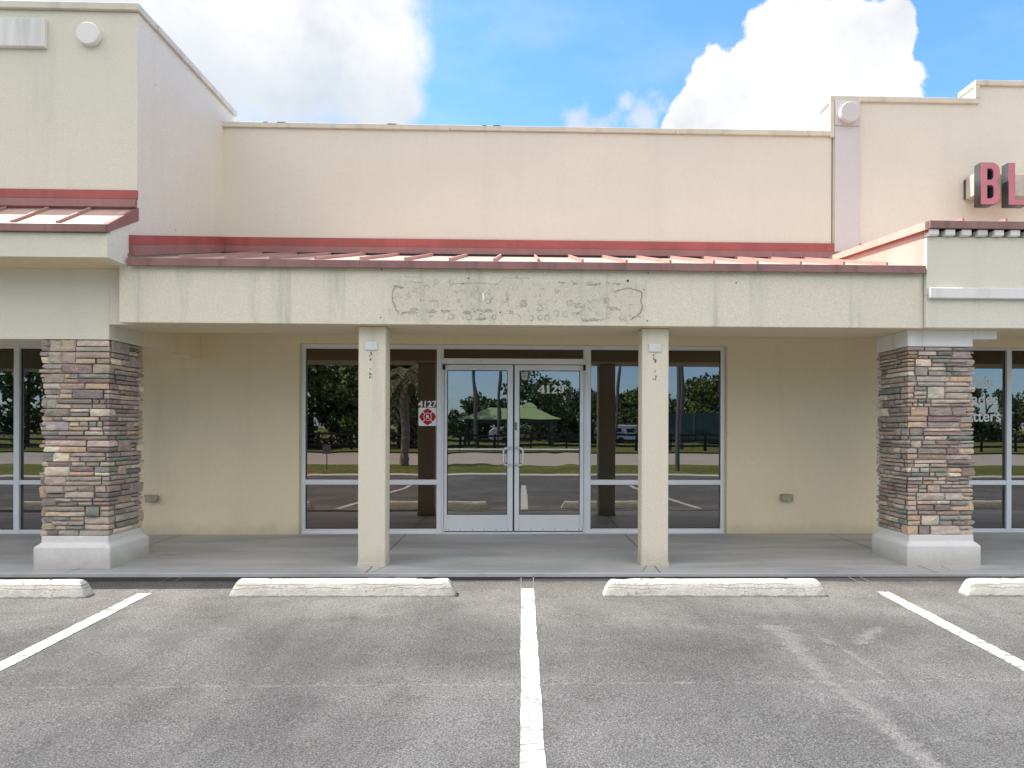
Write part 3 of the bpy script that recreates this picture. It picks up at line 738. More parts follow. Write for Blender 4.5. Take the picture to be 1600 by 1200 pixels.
for i, (u, v, r) in enumerate([(645,243,13),(905,245,12),(905,275,14),(1050,248,12),(615,320,14),(675,322,10),(905,322,12),(940,323,13),(858,326,14),(985,300,14),(1030,303,14),
    (1180,250,21),(988,188,10),(522,197,11),(498,243,8),(1268,183,10),(1315,320,12),(320,175,10),(463,150,13),(387,148,12),(550,322,14),(460,322,14),(1245,150,7),(1150,152,8),(787,118,9)]):
    cx, cz = fz(u, v); a0 = rg.uniform(0, 6.3); span = rg.uniform(4.0, 6.2)
    blob(msk, cx, cz, r*K*.95, r*K*.9, i, 6.6984)
    pts = [(cx+math.cos(a0+span*k/20)*r*K*rg.uniform(.93, 1.07), cz+math.sin(a0+span*k/20)*r*K*rg.uniform(.9, 1.05)) for k in range(21)]
    ribbon(mdk if rg.random() < .55 else mg, pts, .0045, seed=i)
for i, (u, v, a, b_) in enumerate([(270,297,45,18),(365,293,27,10),(440,295,28,7),(545,297,32,10),(640,290,48,11),(740,230,7,38),(755,297,13,12),(820,255,22,26),(1085,303,25,11),(1095,258,22,15),
    (1270,275,33,12),(1180,152,32,9),(1080,152,14,5),(1290,150,22,4),(1020,147,22,3),(1228,240,6,28),(200,175,20,8),(1160,330,45,6),(610,330,30,5)]):
    for q in range(4):
        uu, vv = u+rg.uniform(-.7, .7)*a, v+rg.uniform(-.6, .6)*b_; cx, cz = fz(uu, vv)
        blob(mg, cx, cz, a*K*rg.uniform(.25, .5), b_*K*rg.uniform(.3, .6), i*5+q, 6.6982-.0002*q)
    for q in range(5):
        uu, vv = u+rg.uniform(-1, 1)*a, v+rg.uniform(-.9, .9)*b_; cx, cz = fz(uu, vv); L = a*K*rg.uniform(.2, .7); th = rg.uniform(-.7, .7)
        ribbon(mdk, [(cx+L*(k/6-.5)+rg.uniform(-.003, .003), cz+math.sin(th)*L*(k/6-.5)+rg.uniform(-.004, .004)) for k in range(7)], .0045, seed=i+q)
def curve(pts, wd, mm, jit=3, y=6.6977):
    out = []
    for (u0, v0), (u1, v1) in zip(pts[:-1], pts[1:]):
        n = max(2, int(math.hypot(u1-u0, v1-v0)/9))
        for k in range(n): out.append(fz(u0+(u1-u0)*k/n+rg.uniform(-jit, jit), v0+(v1-v0)*k/n+rg.uniform(-jit, jit)))
    ribbon(mm, out, wd, y, seed=pts[0][0])
for w_, mm in ((.010, mg), (.004, mdk)):
    curve([(225,175),(185,178),(170,200),(172,245),(188,285),(205,305)], w_, mm)
    curve([(1275,190),(1345,170),(1415,190),(1412,235),(1420,265),(1405,300),(1350,335)], w_*1.5, mm)
curve([(230,125),(325,127)], .003, mg, 1); curve([(480,158),(600,152),(690,160),(720,125),(860,127)], .0025, mdk, 2)
curve([(250,150),(330,152)], .003, mdk, 1); curve([(1110,318),(1120,340),(1220,330),(1225,315)], .005, mdk, 2); curve([(350,320),(380,322)], .004, mdk)
curve([(1240,90),(1238,330)], .004, mg, 1.5)
for q in range(60):
    u, v = rg.uniform(185, 1380), rg.uniform(170, 335); cx, cz = fz(u, v); a0 = rg.uniform(0, 6.3); r = rg.uniform(.01, .035)
    ribbon(mg if q % 4 else mdk, [(cx+math.cos(a0+k*.22)*r*1.2, cz+math.sin(a0+k*.22)*r) for k in range(rg.choice([6, 10, 14]))], .003, seed=q)
msk.build('skim_patch', m_skim, fas); mg.build('adhesive_residue', m_glue, fas); mdk.build('adhesive_scar', m_glued, fas)
for u, v, r in ((118,88,5),(548,130,5),(1345,135,9),(1427,178,4),(1447,95,5),(112,328,5),(1445,335,4),(628,210,3),(310,240,4),(520,158,4),(705,298,5)):
    cx, cz = fz(u, v); M().tube([(cx, 6.694, cz), (cx, 6.7005, cz)], r*K*.65, 8).build('screw_stub', m_black, fas)
m = M(); x, z = fz(621, 222); m.hexa([(x-.006, 6.6965, z-.035), (x+.006, 6.6965, z-.035), (x+.006, 6.70, z-.035), (x-.006, 6.70, z-.035), (x-.012, 6.6965, z+.035), (x+.012, 6.6965, z+.035), (x+.012, 6.70, z+.035), (x-.012, 6.70, z+.035)])
m.build('paint_chip', m_vinyl, fas)

# ------------------------------------------------------------------ small things fixed to the building
m_plate = simple('cover_plate_paint', (.68, .69, .66), .5, .05)
m_scar = simple('torn_stucco', (.14, .135, .125), .95, .4, 90)
m_scarl = simple('bare_scratch', (.62, .63, .64), .8, .2, 60)
rp_ = random.Random(9)
for i, (x, z, lab) in enumerate(((-1.499, 2.178, 'small white blank cover plate on the stucco post left of the doors'), (1.338, 2.176, 'small white blank cover plate on the stucco post right of the doors'))):
    o = empty('cover_plate', (x, 6.84, z), lab, 'cover plate', 'blank cover plates on the two stucco posts')
    B(x-.062, x+.062, 6.826, 6.8385, z-.043, z+.043).build('plate', m_plate, o, bevel=.003)
    for s in (-1, 1): M().tube([(x+s*.042, 6.823, z), (x+s*.042, 6.8262, z)], .005, 8).build('screw', m_steel, o)
    a, b = M(), M()
    for (dx, dz, h) in ((0, -.10, .045), (.0, -.275, .045)):
        for k in range(9): blob(a if k % 3 else b, x+dx+rp_.uniform(-.014, .016), z+dz+rp_.uniform(-1, 1)*h, rp_.uniform(.003, .009), rp_.uniform(.005, .014), k+i*20, 6.8375-.0002*k, 9)
    a.build('anchor_scar', m_scar, o); b.build('bare_spot', m_scarl, o)
m_fix = simple('weathered_beige_plastic', (.36, .33, .22), .6, .2, 30)
for x, z, lab in ((-4.655, .462, 'small weathered outlet box low on the wall beside the left stone column'), (3.434, .472, 'small weathered outlet box low on the wall near the right stone column')):
    o = empty('outlet_box', (x, W, z), lab, 'outlet box', 'weatherproof outlet boxes low on the walls')
    B(x-.085, x+.07, W-.045, W-.001, z-.04, z+.045).build('box_body', m_fix, o, bevel=.012)
    M().hexa([(x-.072, W-.075, z-.045), (x+.075, W-.075, z-.045), (x+.075, W-.046, z-.035), (x-.072, W-.046, z-.035), (x-.065, W-.058, z+.04), (x+.07, W-.058, z+.04), (x+.07, W-.046, z+.05), (x-.065, W-.046, z+.05)]).build('lid', m_fix, o, bevel=.006)
    B(x-.088, x-.066, W-.05, W-.0455, z+.02, z+.05).build('hinge', m_fix, o)

# lettering
def text_mesh(name, body, size, loc, mat, parent, offset=0.0, sx=1.0, ext=.0006, align='CENTER', space=1.0):
    c = bpy.data.curves.new(name, 'FONT'); c.body = body; c.size = size; c.align_x = align; c.extrude = ext; c.offset = offset; c.space_character = space
    o = bpy.data.objects.new(name, c); COL.objects.link(o)
    dg = bpy.context.evaluated_depsgraph_get(); dg.update()
    me = bpy.data.meshes.new_from_object(o.evaluated_get(dg)); bpy.data.objects.remove(o)
    me.transform(Matrix.Diagonal((sx, 1, 1, 1))); me.transform(Matrix.Rotation(R(90), 4, 'X'))
    off = Vector((0, 0, 0)); q = parent
    while q is not None: off += q.location; q = q.parent
    me.materials.clear(); me.materials.append(mat)
    if parent is not None:
        me.transform(Matrix.Translation(Vector(loc)-off))
    n = bpy.data.objects.new(name, me); COL.objects.link(n)
    if parent is not None: n.parent = parent
    else: n.location = loc
    return n
GF = GY-.0013
# 4129 in slab digits on the right door leaf
def poly_letter(m, loops, x, z, sx, sz, y0, y1):
    for lp in loops: m.prism([(x+u*sx, z+v*sz) for u, v in lp], 'y', y0, y1)
def arcpts(cx, cy, rx, ry, a0, a1, n): return [(cx+rx*math.cos(R(a0+(a1-a0)*k/n)), cy+ry*math.sin(R(a0+(a1-a0)*k/n))) for k in range(n+1)]
def stroke(m, pts, w0, x, z, s, y0, y1, sy=None):
    """thick flat stroke through pts (units of letter height); w0: width or list"""
    P = [Vector(p) for p in pts]; n = len(P); L, Rr = [], []
    for i, p in enumerate(P):
        d = (P[min(i+1, n-1)]-P[max(i-1, 0)]).normalized(); q = Vector((-d.y, d.x)); wd = (w0[i] if isinstance(w0, list) else w0)/2
        L.append(p+q*wd); Rr.append(p-q*wd)
    for i in range(n-1):
        m.prism([(x+v.x*s*1.28, z+v.y*s) for v in (L[i], L[i+1], Rr[i+1], Rr[i])], 'y', y0, y1)
def num4129(x, z, h, fx=1.3):
    m = M(); y0, y1 = GF-.0005, GF; s = h
    stroke(m, [(.50, 1), (.50, .0)], .22, x, z, s, y0, y1); stroke(m, [(.50, .96), (.04, .30)], .09, x, z, s, y0-.0002, y1); stroke(m, [(.0, .28), (.72, .28)], .10, x, z, s, y0-.0004, y1); stroke(m, [(.30, .04), (.72, .04)], .08, x, z, s, y0-.0006, y1)
    stroke(m, [(1.0, .98), (1.0, 0)], .22, x, z, s, y0, y1); stroke(m, [(.82, .80), (.98, .95)], .10, x, z, s, y0-.0002, y1); stroke(m, [(.80, .04), (1.20, .04)], .08, x, z, s, y0-.0006, y1)
    pts = arcpts(1.58, .72, .20, .22, 170, -30, 10)+[(1.55, .32), (1.38, .08)]
    stroke(m, pts, [.12]*3+[.14]*3+[.2]*4+[.18, .12, .10], x, z, s, y0, y1); stroke(m, [(1.32, .09), (1.84, .09)], .17, x, z, s, y0-.0002, y1); stroke(m, [(1.80, .05), (1.83, .28)], .07, x, z, s, y0-.0004, y1)
    pts = arcpts(2.22, .68, .17, .24, 0, 360, 18); stroke(m, pts, [.2]*4+[.1]*3+[.2]*5+[.1]*3+[.2]*4, x, z, s, y0, y1)
    pts = [(2.40, .70)]+arcpts(2.20, .35, .20, .27, 20, -150, 8); stroke(m, pts, [.2, .2, .18, .16, .12, .1, .1, .12, .16, .16], x, z, s, y0-.0002, y1)
    return m
o = num4129(.205, 1.815, .108).build('address_numbers', m_vinyl)
tag(o, 'white slab-serif numbers 4129 stuck on the right door glass', 'address numbers')
o = empty('door_sticker', (.035, GF, 2.045), 'small white shield sticker with faint print in the top corner of the right door glass', 'sticker')
M().prism([(-.002, 2.00), (.035, 1.985), (.072, 2.00), (.078, 2.09), (-.008, 2.09)], 'y', GF-.0006, GF).build('backing', simple('sticker_white', (.60, .62, .63), .5, .1, 60), o)
m = M()
for zz, a, b in ((2.072, .005, .065), (2.054, .012, .058), (2.036, .010, .060), (2.018, .02, .05)):
    x = a
    while x < b: e = x+random.uniform(.006, .014); m.box(x, min(e, b), GF-.0010, GF-.0007, zz-.005, zz+.005); x = e+.004
m.build('print', simple('faded_print', (.25, .27, .30), .6), o)
# 4127 and the fire service badge on the left sidelight
o = text_mesh('address_numbers', '4127', .112, (-1.225, GF, 1.632), m_vinyl, None, offset=.0032, sx=1.06, align='CENTER')
tag(o, 'bold white numbers 4127 above the red badge on the left sidelight', 'address numbers')
bx, bz = -1.222, 1.505
o = empty('fire_badge_decal', (bx, GF, bz), 'white square decal with a red maltese cross and the letter R', 'decal')
m = M(); r_ = .118
pts = []
for cxs, cys, a0 in ((1, 1, 0), (-1, 1, 90), (-1, -1, 180), (1, -1, 270)):
    pts += [(bx+cxs*(r_-.018)+.018*math.cos(R(a0+k*22.5)), bz+cys*(r_-.018)+.018*math.sin(R(a0+k*22.5))) for k in range(5)]
m.prism(pts, 'y', GF-.0005, GF); m.build('backing', m_vinyl, o)
m = M()
for k in range(4):
    a = k*90
    def P(r, d): return (bx+r*math.cos(R(a+d)), bz+r*math.sin(R(a+d)))
    m.prism([P(.053, -41), P(.094, -41), P(.097, -20), P(.110, 0), P(.097, 20), P(.094, 41), P(.053, 41), P(.053, 20), P(.053, 0), P(.053, -20)], 'y', GF-.0010, GF-.0006)
m.build('cross', m_redv, o)
m = M(); m.prism([(bx+.046*math.cos(R(k*12)), bz+.046*math.sin(R(k*12))) for k in range(30)], 'y', GF-.0010, GF-.0006); m.build('disc', m_redv, o)
text_mesh('letter', 'R', .062, (bx, GF-.0016, bz-.0215), m_vinyl, o, offset=.0025, sx=1.15)
# window lettering of the right unit (partly behind the stone column)
o = empty('window_lettering', (5.86, GF, 1.9), 'three rows of white letters on the dark glass beside the right stone column', 'window lettering')
for body, xe, z in (('Blinds', 6.265, 1.925), ('Shades', 6.335, 1.70), ('Shutters', 6.375, 1.47)):
    text_mesh('word', body, .205, (xe, GF, z), m_vinyl, o, offset=.0035, sx=.98, align='RIGHT')

# channel letter sign
m_face = simple('faded_letter_face', (.46, .16, .195), .35, .05, 3)
m_ret = simple('letter_return', (.055, .058, .06), .35, .25, 4)
m_race = simple('raceway_paint', (.50, .45, .39), .6, .1, 5, streak=.5)
sg = empty('channel_letter_sign', (5.77, W, 4.2), 'raised faded pink letters with dark sides on a raceway high on the right parapet', 'sign')
B(5.772, 9.4, 8.571, W-.0455, 4.355, 4.635).build('raceway', m_race, sg, bevel=.004)
B(5.772, 9.4, W-.045, W-.001, 4.37, 4.62).build('raceway_back', m_ret, sg)
def letter_curve(name, loops, x, z, h, y0, y1, mat, par, grow=0):
    c = bpy.data.curves.new(name, 'CURVE'); c.dimensions = '2D'; c.fill_mode = 'BOTH'; c.extrude = (y1-y0)/2; c.offset = grow
    for lp in loops:
        s = c.splines.new('POLY'); s.points.add(len(lp)-1); s.use_cyclic_u = True
        for i, (u, v) in enumerate(lp): s.points[i].co = (u*h, v*h, 0, 1)
    o = bpy.data.objects.new(name, c); COL.objects.link(o)
    dg = bpy.context.evaluated_depsgraph_get(); dg.update()
    me = bpy.data.meshes.new_from_object(o.evaluated_get(dg)); bpy.data.objects.remove(o)
    me.transform(Matrix.Rotation(R(90), 4, 'X')); me.transform(Matrix.Translation(Vector((x, (y0+y1)/2, z))-sg.location))
    me.materials.clear(); me.materials.append(mat)
    n = bpy.data.objects.new(name, me); COL.objects.link(n); n.parent = par; return n
Bo = [(0, 0), (.26, 0)]+arcpts(.28, .20, .20, .20, -80, 0, 6)+[(.48, .36)]+arcpts(.36, .40, .12, .13, 10, 70, 4)[0:]+[(.40, .53)]+arcpts(.33, .66, .14, .12, -55, 0, 3)+[(.47, .80)]+arcpts(.29, .81, .18, .19, 10, 88, 6)+[(0, 1)]
Bh1 = [(.17, .16)]+[(.24, .16)]+arcpts(.24, .24, .07, .08, -80, 0, 4)+[(.31, .38)]+arcpts(.24, .38, .07, .08, 10, 90, 4)+[(.17, .46)]
Bh2 = [(.17, .60), (.23, .60)]+arcpts(.23, .67, .07, .07, -80, 0, 4)+[(.30, .78)]+arcpts(.23, .78, .07, .07, 10, 90, 4)+[(.17, .85)]
Lo = [(0, 0), (.46, 0), (.46, .15), (.17, .15), (.17, 1), (0, 1)]
for nm, loops, x in (('letter_b', [Bo, Bh1, Bh2], 5.772), ('letter_l', [Lo], 6.13)):
    ho = .535; z = 4.196
    body = letter_curve('letter', loops, x, z, ho, 8.452, 8.5695, m_ret, sg)
    letter_curve('letter_face', loops, x, z, ho, 8.446, 8.4515, m_face, body, grow=-.006)
    letter_curve('letter_backing', [loops[0]], x, z, ho, 8.55, 8.5690, m_ret, body, grow=-.001)

# ------------------------------------------------------------------ wheel stops
def stop_mat():
    m, t, out = newmat('chipped_white_concrete'); p = t.pos()
    z = t.n('ShaderNodeSeparateXYZ', i_0=p).outputs[2]
    lines = t.noise(t.scale(p, (1.6, 1, 9)), 1, 5, .6, .4)
    cr = t.math('MULTIPLY', t.math('LESS_THAN', t.math('ABSOLUTE', t.math('SUBTRACT', lines, .52)), .004), t.mapr(t.noise(p, 4, 2), .5, .6))
    chip = t.math('MULTIPLY', t.mapr(t.noise(p, 46, 4, .75), .56, .62), t.mapr(t.noise(p, 2.6, 3), .42, .60))
    xx = t.n('ShaderNodeSeparateXYZ', i_0=p).outputs[0]; cx = t.n('ShaderNodeCombineXYZ'); t.set(cx.inputs[0], xx)
    for z0_, amp, off in ((.035, .055, 0), (.062, .03, 5.2)):
        wn = t.noise(t.scale(cx.outputs[0], (2.2, 1, 1), (off, off, 0)), 1, 7, .68)
        dz = t.math('ABSOLUTE', t.math('SUBTRACT', t.math('SUBTRACT', z, z0_-.02), t.math('MULTIPLY', t.math('SUBTRACT', wn, .5), amp*2.2)))
        k_ = t.math('MULTIPLY', t.math('LESS_THAN', dz, .0027), t.mapr(t.noise(t.scale(cx.outputs[0], (1.7, 1, 1), (off, 3, 0)), 1, 2), .40, .5))
        cr = t.math('MAXIMUM', cr, k_)
    low = t.math('MULTIPLY', t.mapr(t.math('ADD', z, t.math('MULTIPLY', t.math('SUBTRACT', t.noise(p, 16, 4), .5), .03)), -.038, -.05), .85)
    c = t.mix(t.mapr(t.noise(p, 12, 3), .3, .7), (.47, .455, .41), (.56, .545, .50))
    gr = t.math('MULTIPLY', t.mapr(t.noise(p, 3.3, 5, .65), .55, .75), .45); c = t.mix(gr, c, (.42, .41, .37))
    c = t.mix(t.math('MAXIMUM', t.math('MULTIPLY', t.math('MAXIMUM', cr, chip), .75), low, clamp=True), c, (.19, .18, .165))
    h = t.math('ADD', t.noise(p, 60, 3), t.math('MULTIPLY', cr, -1.5))
    finish(t, out, c, .9, t.bump(h, .5, .006), 0, .15); return m
m_stop = stop_mat()
def wheel_stop(xc, yf, seed, label):
    o = empty('wheel_stop', (xc, yf, lot_z(yf)), label, 'wheel stop', 'concrete wheel stops in front of the walk')
    L = .955; H = .150; zb = lot_z(yf)
    prof = [(0, 0), (.004, .012), (.012, .06), (.028, .115), (.040, .138), (.056, H), (.105, H), (.122, .138), (.134, .115), (.148, .06), (.155, .012), (.158, 0)]
    m = M(); xs = [-L, -L+.006, -L+.03, -L+.055, -L+.075, -L+.10]+frange(-L+.15, L-.15, 40)+[L-.10, L-.075, L-.055, L-.03, L-.006, L]
    K_ = len(prof)
    for x in xs:
        e = L-abs(x); zs = min(1, e/.085); hmax = H*(1-(1-zs)**1.6) if zs < 1 else H
        for (y, z) in prof:
            zz = min(z, max(hmax, .0))
            yy = y if e > .08 else y+(.079-y)*.10*(1-e/.08)
            v = Vector((x*3+seed*5, y*8, z*8)); d = mnoise.noise(v*2.2)*.003+mnoise.noise(v*7)*.0022
            chipn = mnoise.noise(Vector((x*6+seed*9, 3, y*3))); 
            if z > .11 and chipn > .38: zz -= (chipn-.38)*.035
            m.v.append((xc+x, yf+yy+(d if 0 < z < H else 0)-.01*x*1.0, zb-.012+zz+(d if z > .02 else 0)))
    n = len(xs)
    for i in range(n-1):
        for k in range(K_-1): m.f.append((i*K_+k, (i+1)*K_+k, (i+1)*K_+k+1, i*K_+k+1))
    m.f.append(tuple(range(K_))); m.f.append(tuple((n-1)*K_+k for k in range(K_))[::-1])
    b = m.build('stop_body', m_stop, o, smooth=True)
    b.data.set_sharp_from_angle(angle=R(38)) if hasattr(b.data, 'set_sharp_from_angle') else None
    a = M()
    for s in (-.62, .62): a.tube([(xc+s, yf+.08, zb+H-.02), (xc+s, yf+.08, zb+H-.0095)], .014, 10)
    a.build('anchor_pin', simple('rusty_pin', (.16, .10, .07), .8), o)
    return o
for xc, yf, sd, lab in ((-4.565, 5.765, 1, 'white concrete wheel stop cut by the left edge, in the leftmost stall'),
                        (-1.50, 5.762, 2, 'white wheel stop left of the middle stall line, in front of the left stucco post'),
                        (1.645, 5.715, 3, 'white wheel stop with many chips, in the stall right of the middle line'),
                        (4.745, 5.685, 4, 'white concrete wheel stop cut by the right edge, in front of the right stone column')):
    wheel_stop(xc, yf, sd, lab)
wheel_stop(-7.7, 5.79, 5, 'white wheel stop far to the left of the picture')
wheel_stop(7.85, 5.66, 6, 'white wheel stop far to the right of the picture')

# ------------------------------------------------------------------ what stands behind the camera (seen mirrored in the glass)
# far kerb, grass strip, street, verge
xs = frange(-60, 60, 120)
def strip(name, ya, yb, za, zb, mat):
    m = M(); ya_ = ya if callable(ya) else (lambda x: ya); yb_ = yb if callable(yb) else (lambda x: yb)
    for x in xs: m.v += [(x, ya_(x), za), (x, yb_(x), zb)]
    for i in range(len(xs)-1): m.f.append((2*i, 2*i+2, 2*i+3, 2*i+1))
    return tag(m.build(name, mat), kind='structure')
cY = lambda x: -6.0+.035*(min(abs(x), 14))**1.3
m = M()
for x in xs: m.v += [(x, cY(x), -.40), (x, cY(x), -.285), (x, cY(x)-.02, -.275), (x, cY(x)-.45, -.255), (x, cY(x)-.45, -.40)]
for i in range(len(xs)-1):
    for k in range(4): m.f.append((5*i+k, 5*i+k+1, 5*i+5+k+1, 5*i+5+k))
tag(m.build('kerb', m_curb), kind='structure')
strip('verge', lambda x: cY(x)-.449, -12.3, -.26, -.27, m_grass)
strip('street', -12.3, -25.8, -.28, -.29, m_road)
strip('far_lawn', -25.8, -120, -.21, -.25, m_grass)

m_bark = simple('bark', (.085, .065, .05), .95, .3, 6, .6, 30)
m_palmbark = simple('palm_bark', (.30, .215, .165), .95, .25, 10, .6, 30)
def leaf_mat(name, ca, cb, cc):
    m, t, out = newmat(name); p = t.pos()
    c = t.mix(t.mapr(t.noise(p, 1.3, 3), .35, .65), ca, cb); c = t.mix(t.mapr(t.noise(p, 9, 2), .5, .75), c, cc)
    b = finish(t, out, c, .6, None, 0, .3); return m
m_leaf = leaf_mat('leaves', (.06, .085, .022), (.11, .15, .035), (.32, .36, .11))
m_leafd = leaf_mat('dark_leaves', (.045, .065, .025), (.08, .11, .035), (.20, .24, .08))
m_frond = leaf_mat('palm_leaves', (.10, .11, .04), (.13, .13, .06), (.20, .16, .09))
def tree(x, y, h, r, n, leaf, label, seed, trunk=.2, zb=-.25, low=.25, group='trees beyond the street', ls=1.0):
    rr = random.Random(seed); o = empty('tree', (x, y, zb), label, 'tree', group)
    m = M(); path = [(x, y, zb-.1), (x+rr.uniform(-.1, .1), y, zb+h*.25), (x+rr.uniform(-.3, .3), y+rr.uniform(-.2, .2), zb+h*.55), (x+rr.uniform(-.4, .4), y, zb+h*.85)]
    m.tube(path, [trunk, trunk*.8, trunk*.5, trunk*.15], 8)
    for k in range(7):
        a = rr.uniform(0, 6.3); z0 = zb+h*rr.uniform(.25, .6)
        m.tube([(x, y, z0), (x+math.cos(a)*r*.4, y+math.sin(a)*r*.4, z0+h*.12), (x+math.cos(a)*r*.75, y+math.sin(a)*r*.75, z0+h*.2)], [trunk*.4, trunk*.25, trunk*.08], 6)
    m.build('trunk', m_bark, o)
    c = M(); cl = []
    for k in range(26):
        a = rr.uniform(0, 6.3); zz = rr.uniform(low, .95); rad = r*math.sqrt(max(.05, 1-((zz-.5)/.55)**2))*rr.uniform(.25, .85)
        cl.append((x+math.cos(a)*rad, y+math.sin(a)*rad, zb+h*zz, rr.uniform(.18, .34)*r))
    for k in range(n):
        cx, cy, cz, cr = rr.choice(cl); d = Vector((rr.gauss(0, 1), rr.gauss(0, 1), rr.gauss(0, .8))).normalized()*cr*rr.uniform(.55, 1.05)
        p = Vector((cx, cy, cz))+d; s = rr.uniform(.10, .24)*(r/3.0)**.5*ls
        u = Vector((rr.gauss(0, 1), rr.gauss(0, 1), rr.gauss(0, .6))).normalized(); v = u.orthogonal().normalized()
        v = (Matrix.Rotation(rr.uniform(0, 6.3), 3, u) @ v)*s; q = v.cross(u).normalized()*s*.55
        c.face([p-v, p+q, p+v, p-q])
    c.build('crown', leaf, o); return o
# dense wood on the left of the reflection
k = 0
for x, y, h, r in ((-27, -36, 11, 5), (-21.5, -34, 12, 4.8), (-16.5, -36, 11, 4.6), (-12.3, -34.5, 12, 4.2), (-8.6, -36, 10.5, 3.0), (-32, -37, 12, 5), (-24, -41, 13, 5), (-14, -42, 13, 5), (-38, -36, 12, 5.5), (-45, -35, 12, 5.5), (-53, -34, 12, 6), (-62, -36, 13, 6.5)):
    tree(x, y, h, r, 5200, m_leaf, 'dense leafy tree in the wood beyond the fence', 100+k, .22, low=.06); k += 1
for i, (x, y, h, r) in enumerate(((1.6, -53, 7.6, 4.3), (5.8, -55, 5.4, 3.5))):
    tree(x, y, h, r, 3600, m_leafd, ('tall dark oak behind the green pavilion', 'lower dark oak right of the pavilion')[i], 200+i, .25, low=.15)
for x, h in ((9, 5.4), (13, 5.9), (17, 5.8), (21, 6.6), (25, 7), (29, 6.8), (33, 7.2), (37, 7), (42, 6), (47, 6.4), (52, 6), (58, 6.5), (64, 6), (-5.5, 5.2), (-1.5, 5.2), (2.5, 5.0), (-72, 9)):
    tree(x, -60-abs(x)*.1, h, 3.6, 4200, m_leafd, 'rounded tree in the far tree line', 300+k, .22, low=.0, ls=1.15); k += 1
for i, x in enumerate((-31, -27.5, -24, -20.5, -17.5, -14.5, -11.8, -9.2, -7.2, 4.8, 8, 11)):
    o = tree(x, -33.5-(i % 3)*.6-(18 if x > 0 else 0), 3.4, 2.3, 1500, m_leafd, 'low dark shrub growing under the trees beyond the fence', 500+i, .08, low=-.05, group='shrubs under the trees'); o['category'] = 'shrub'; o.name = 'shrub'
for i, (x, y, h, r) in enumerate(((19.5, -50, 7.2, 3.8), (24.5, -51, 7.8, 4.2), (29.5, -50, 7.4, 4.0), (11.5, -60, 5.4, 3.6), (-20, -30, 8, 3.8))):
    tree(x, y, h, r, 6000, m_leaf, 'full leafy tree standing in front of the far tree line', 700+i, .2, low=-.02)
# palm on the verge
pm = empty('palm_tree', (-5.0, -11.6, -.19), 'palm with a stout trunk and drooping fronds on the grass strip', 'palm tree')
m = M(); zz = frange(-.25, 3.6, 24)
m.tube([(-5.0+.06*math.sin(z*1.3), -11.6, z) for z in zz], [.21 if z < .1 else .165+.012*math.sin(z*17) for z in zz], 12); m.build('trunk', m_palmbark, pm)
rr = random.Random(4)
for k in range(22):
    a = k*2.4; el = rr.uniform(-.9, .9); L = rr.uniform(1.3, 1.9); m = M(); pts = []
    for q in range(9):
        s = q/8; rad = L*s*math.cos(el*(1-s*.3)); zz_ = 3.6+L*math.sin(el)*s-1.1*s*s
        pts.append(Vector((-5+math.cos(a)*rad, -11.6+math.sin(a)*rad, zz_)))
    m.tube(pts, [.022]*4+[.012]*5, 4)
    for q in range(2, 9):
        d = (pts[q]-pts[q-1]).normalized(); sd = d.cross(Vector((0, 0, 1))).normalized()
        for s in (-1, 1):
            for e in (0, .5):
                p = pts[q]-d*e*.2; m.face([p, p+sd*s*.34+d*.28-Vector((0, 0, .16)), p+sd*s*.36+d*.33-Vector((0, 0, .20)), p+d*.05])
    m.build('frond', m_frond, pm)
# poles
m_wood = simple('weathered_pole', (.11, .095, .08), .9, .2, 4)
m_poles = simple('grey_pole', (.12, .12, .115), .7, .1)
for x, y, h, r, mt, lab in ((-3.15, -29, 13, .13, m_wood, 'brown utility pole in front of the pavilion'), (-1.75, -33, 13, .09, m_wood, 'thin utility pole behind the pavilion'), (5.85, -7.6, 7.5, .075, m_poles, 'slim grey lamp pole on the grass strip'),
                       (11.5, -31, 12, .15, m_wood, 'utility pole beside the green mesh screen'), (7.9, -40, 8, .11, m_wood, 'leaning wooden pole by the parked trailers'), (18.5, -45, 10, .1, m_poles, 'far thin pole above the tree line')):
    o = empty('utility_pole' if mt is m_wood else 'lamp_pole', (x, y, -.25), lab, 'pole')
    M().tube([(x, y, -.5), (x+(.25 if 'leaning' in lab else .03), y, h*.5), (x+(.5 if 'leaning' in lab else 0), y, h)], [r*1.1, r, r*.75], 10).build('shaft', mt, o)
    m = M()
    if mt is m_wood: m.box(x-.9, x+.9, y-.05, y+.05, h-.6, h-.48)
    else: m.box(x-.05, x+.9, y-.04, y+.04, h-.1, h); m.box(x+.6, x+1.0, y-.12, y+.12, h-.16, h-.101)
    m.build('cross_arm' if mt is m_wood else 'lamp_head', mt, o)
m = M(); 
for z, dy in ((6.4, 0), (6.9, .3)): m.tube([(x_, -29+dy, z-.9*(1-((x_ % 30)/15-1)**2)+.9) for x_ in frange(-45, 45, 60)], .012, 4)
tag(m.build('overhead_wire', m_black), 'thin black overhead wires strung between the poles', 'wire')
# brown three rail fence
fn = empty('rail_fence', (0, -28.6, -.22), 'dark brown three rail fence along the far side of the street', 'fence')
m_fence = simple('fence_stain', (.028, .020, .015), .8, .2, 3)
x = -45
while x < 40:
    B(x-.07, x+.07, -28.67, -28.53, -.4, 1.02).build('post', m_fence, fn)
    for z in (.12, .5, .88): B(x+.072, x+2.328, -28.53, -28.49, z-.075, z+.075).build('rail', m_fence, fn)
    x += 2.4
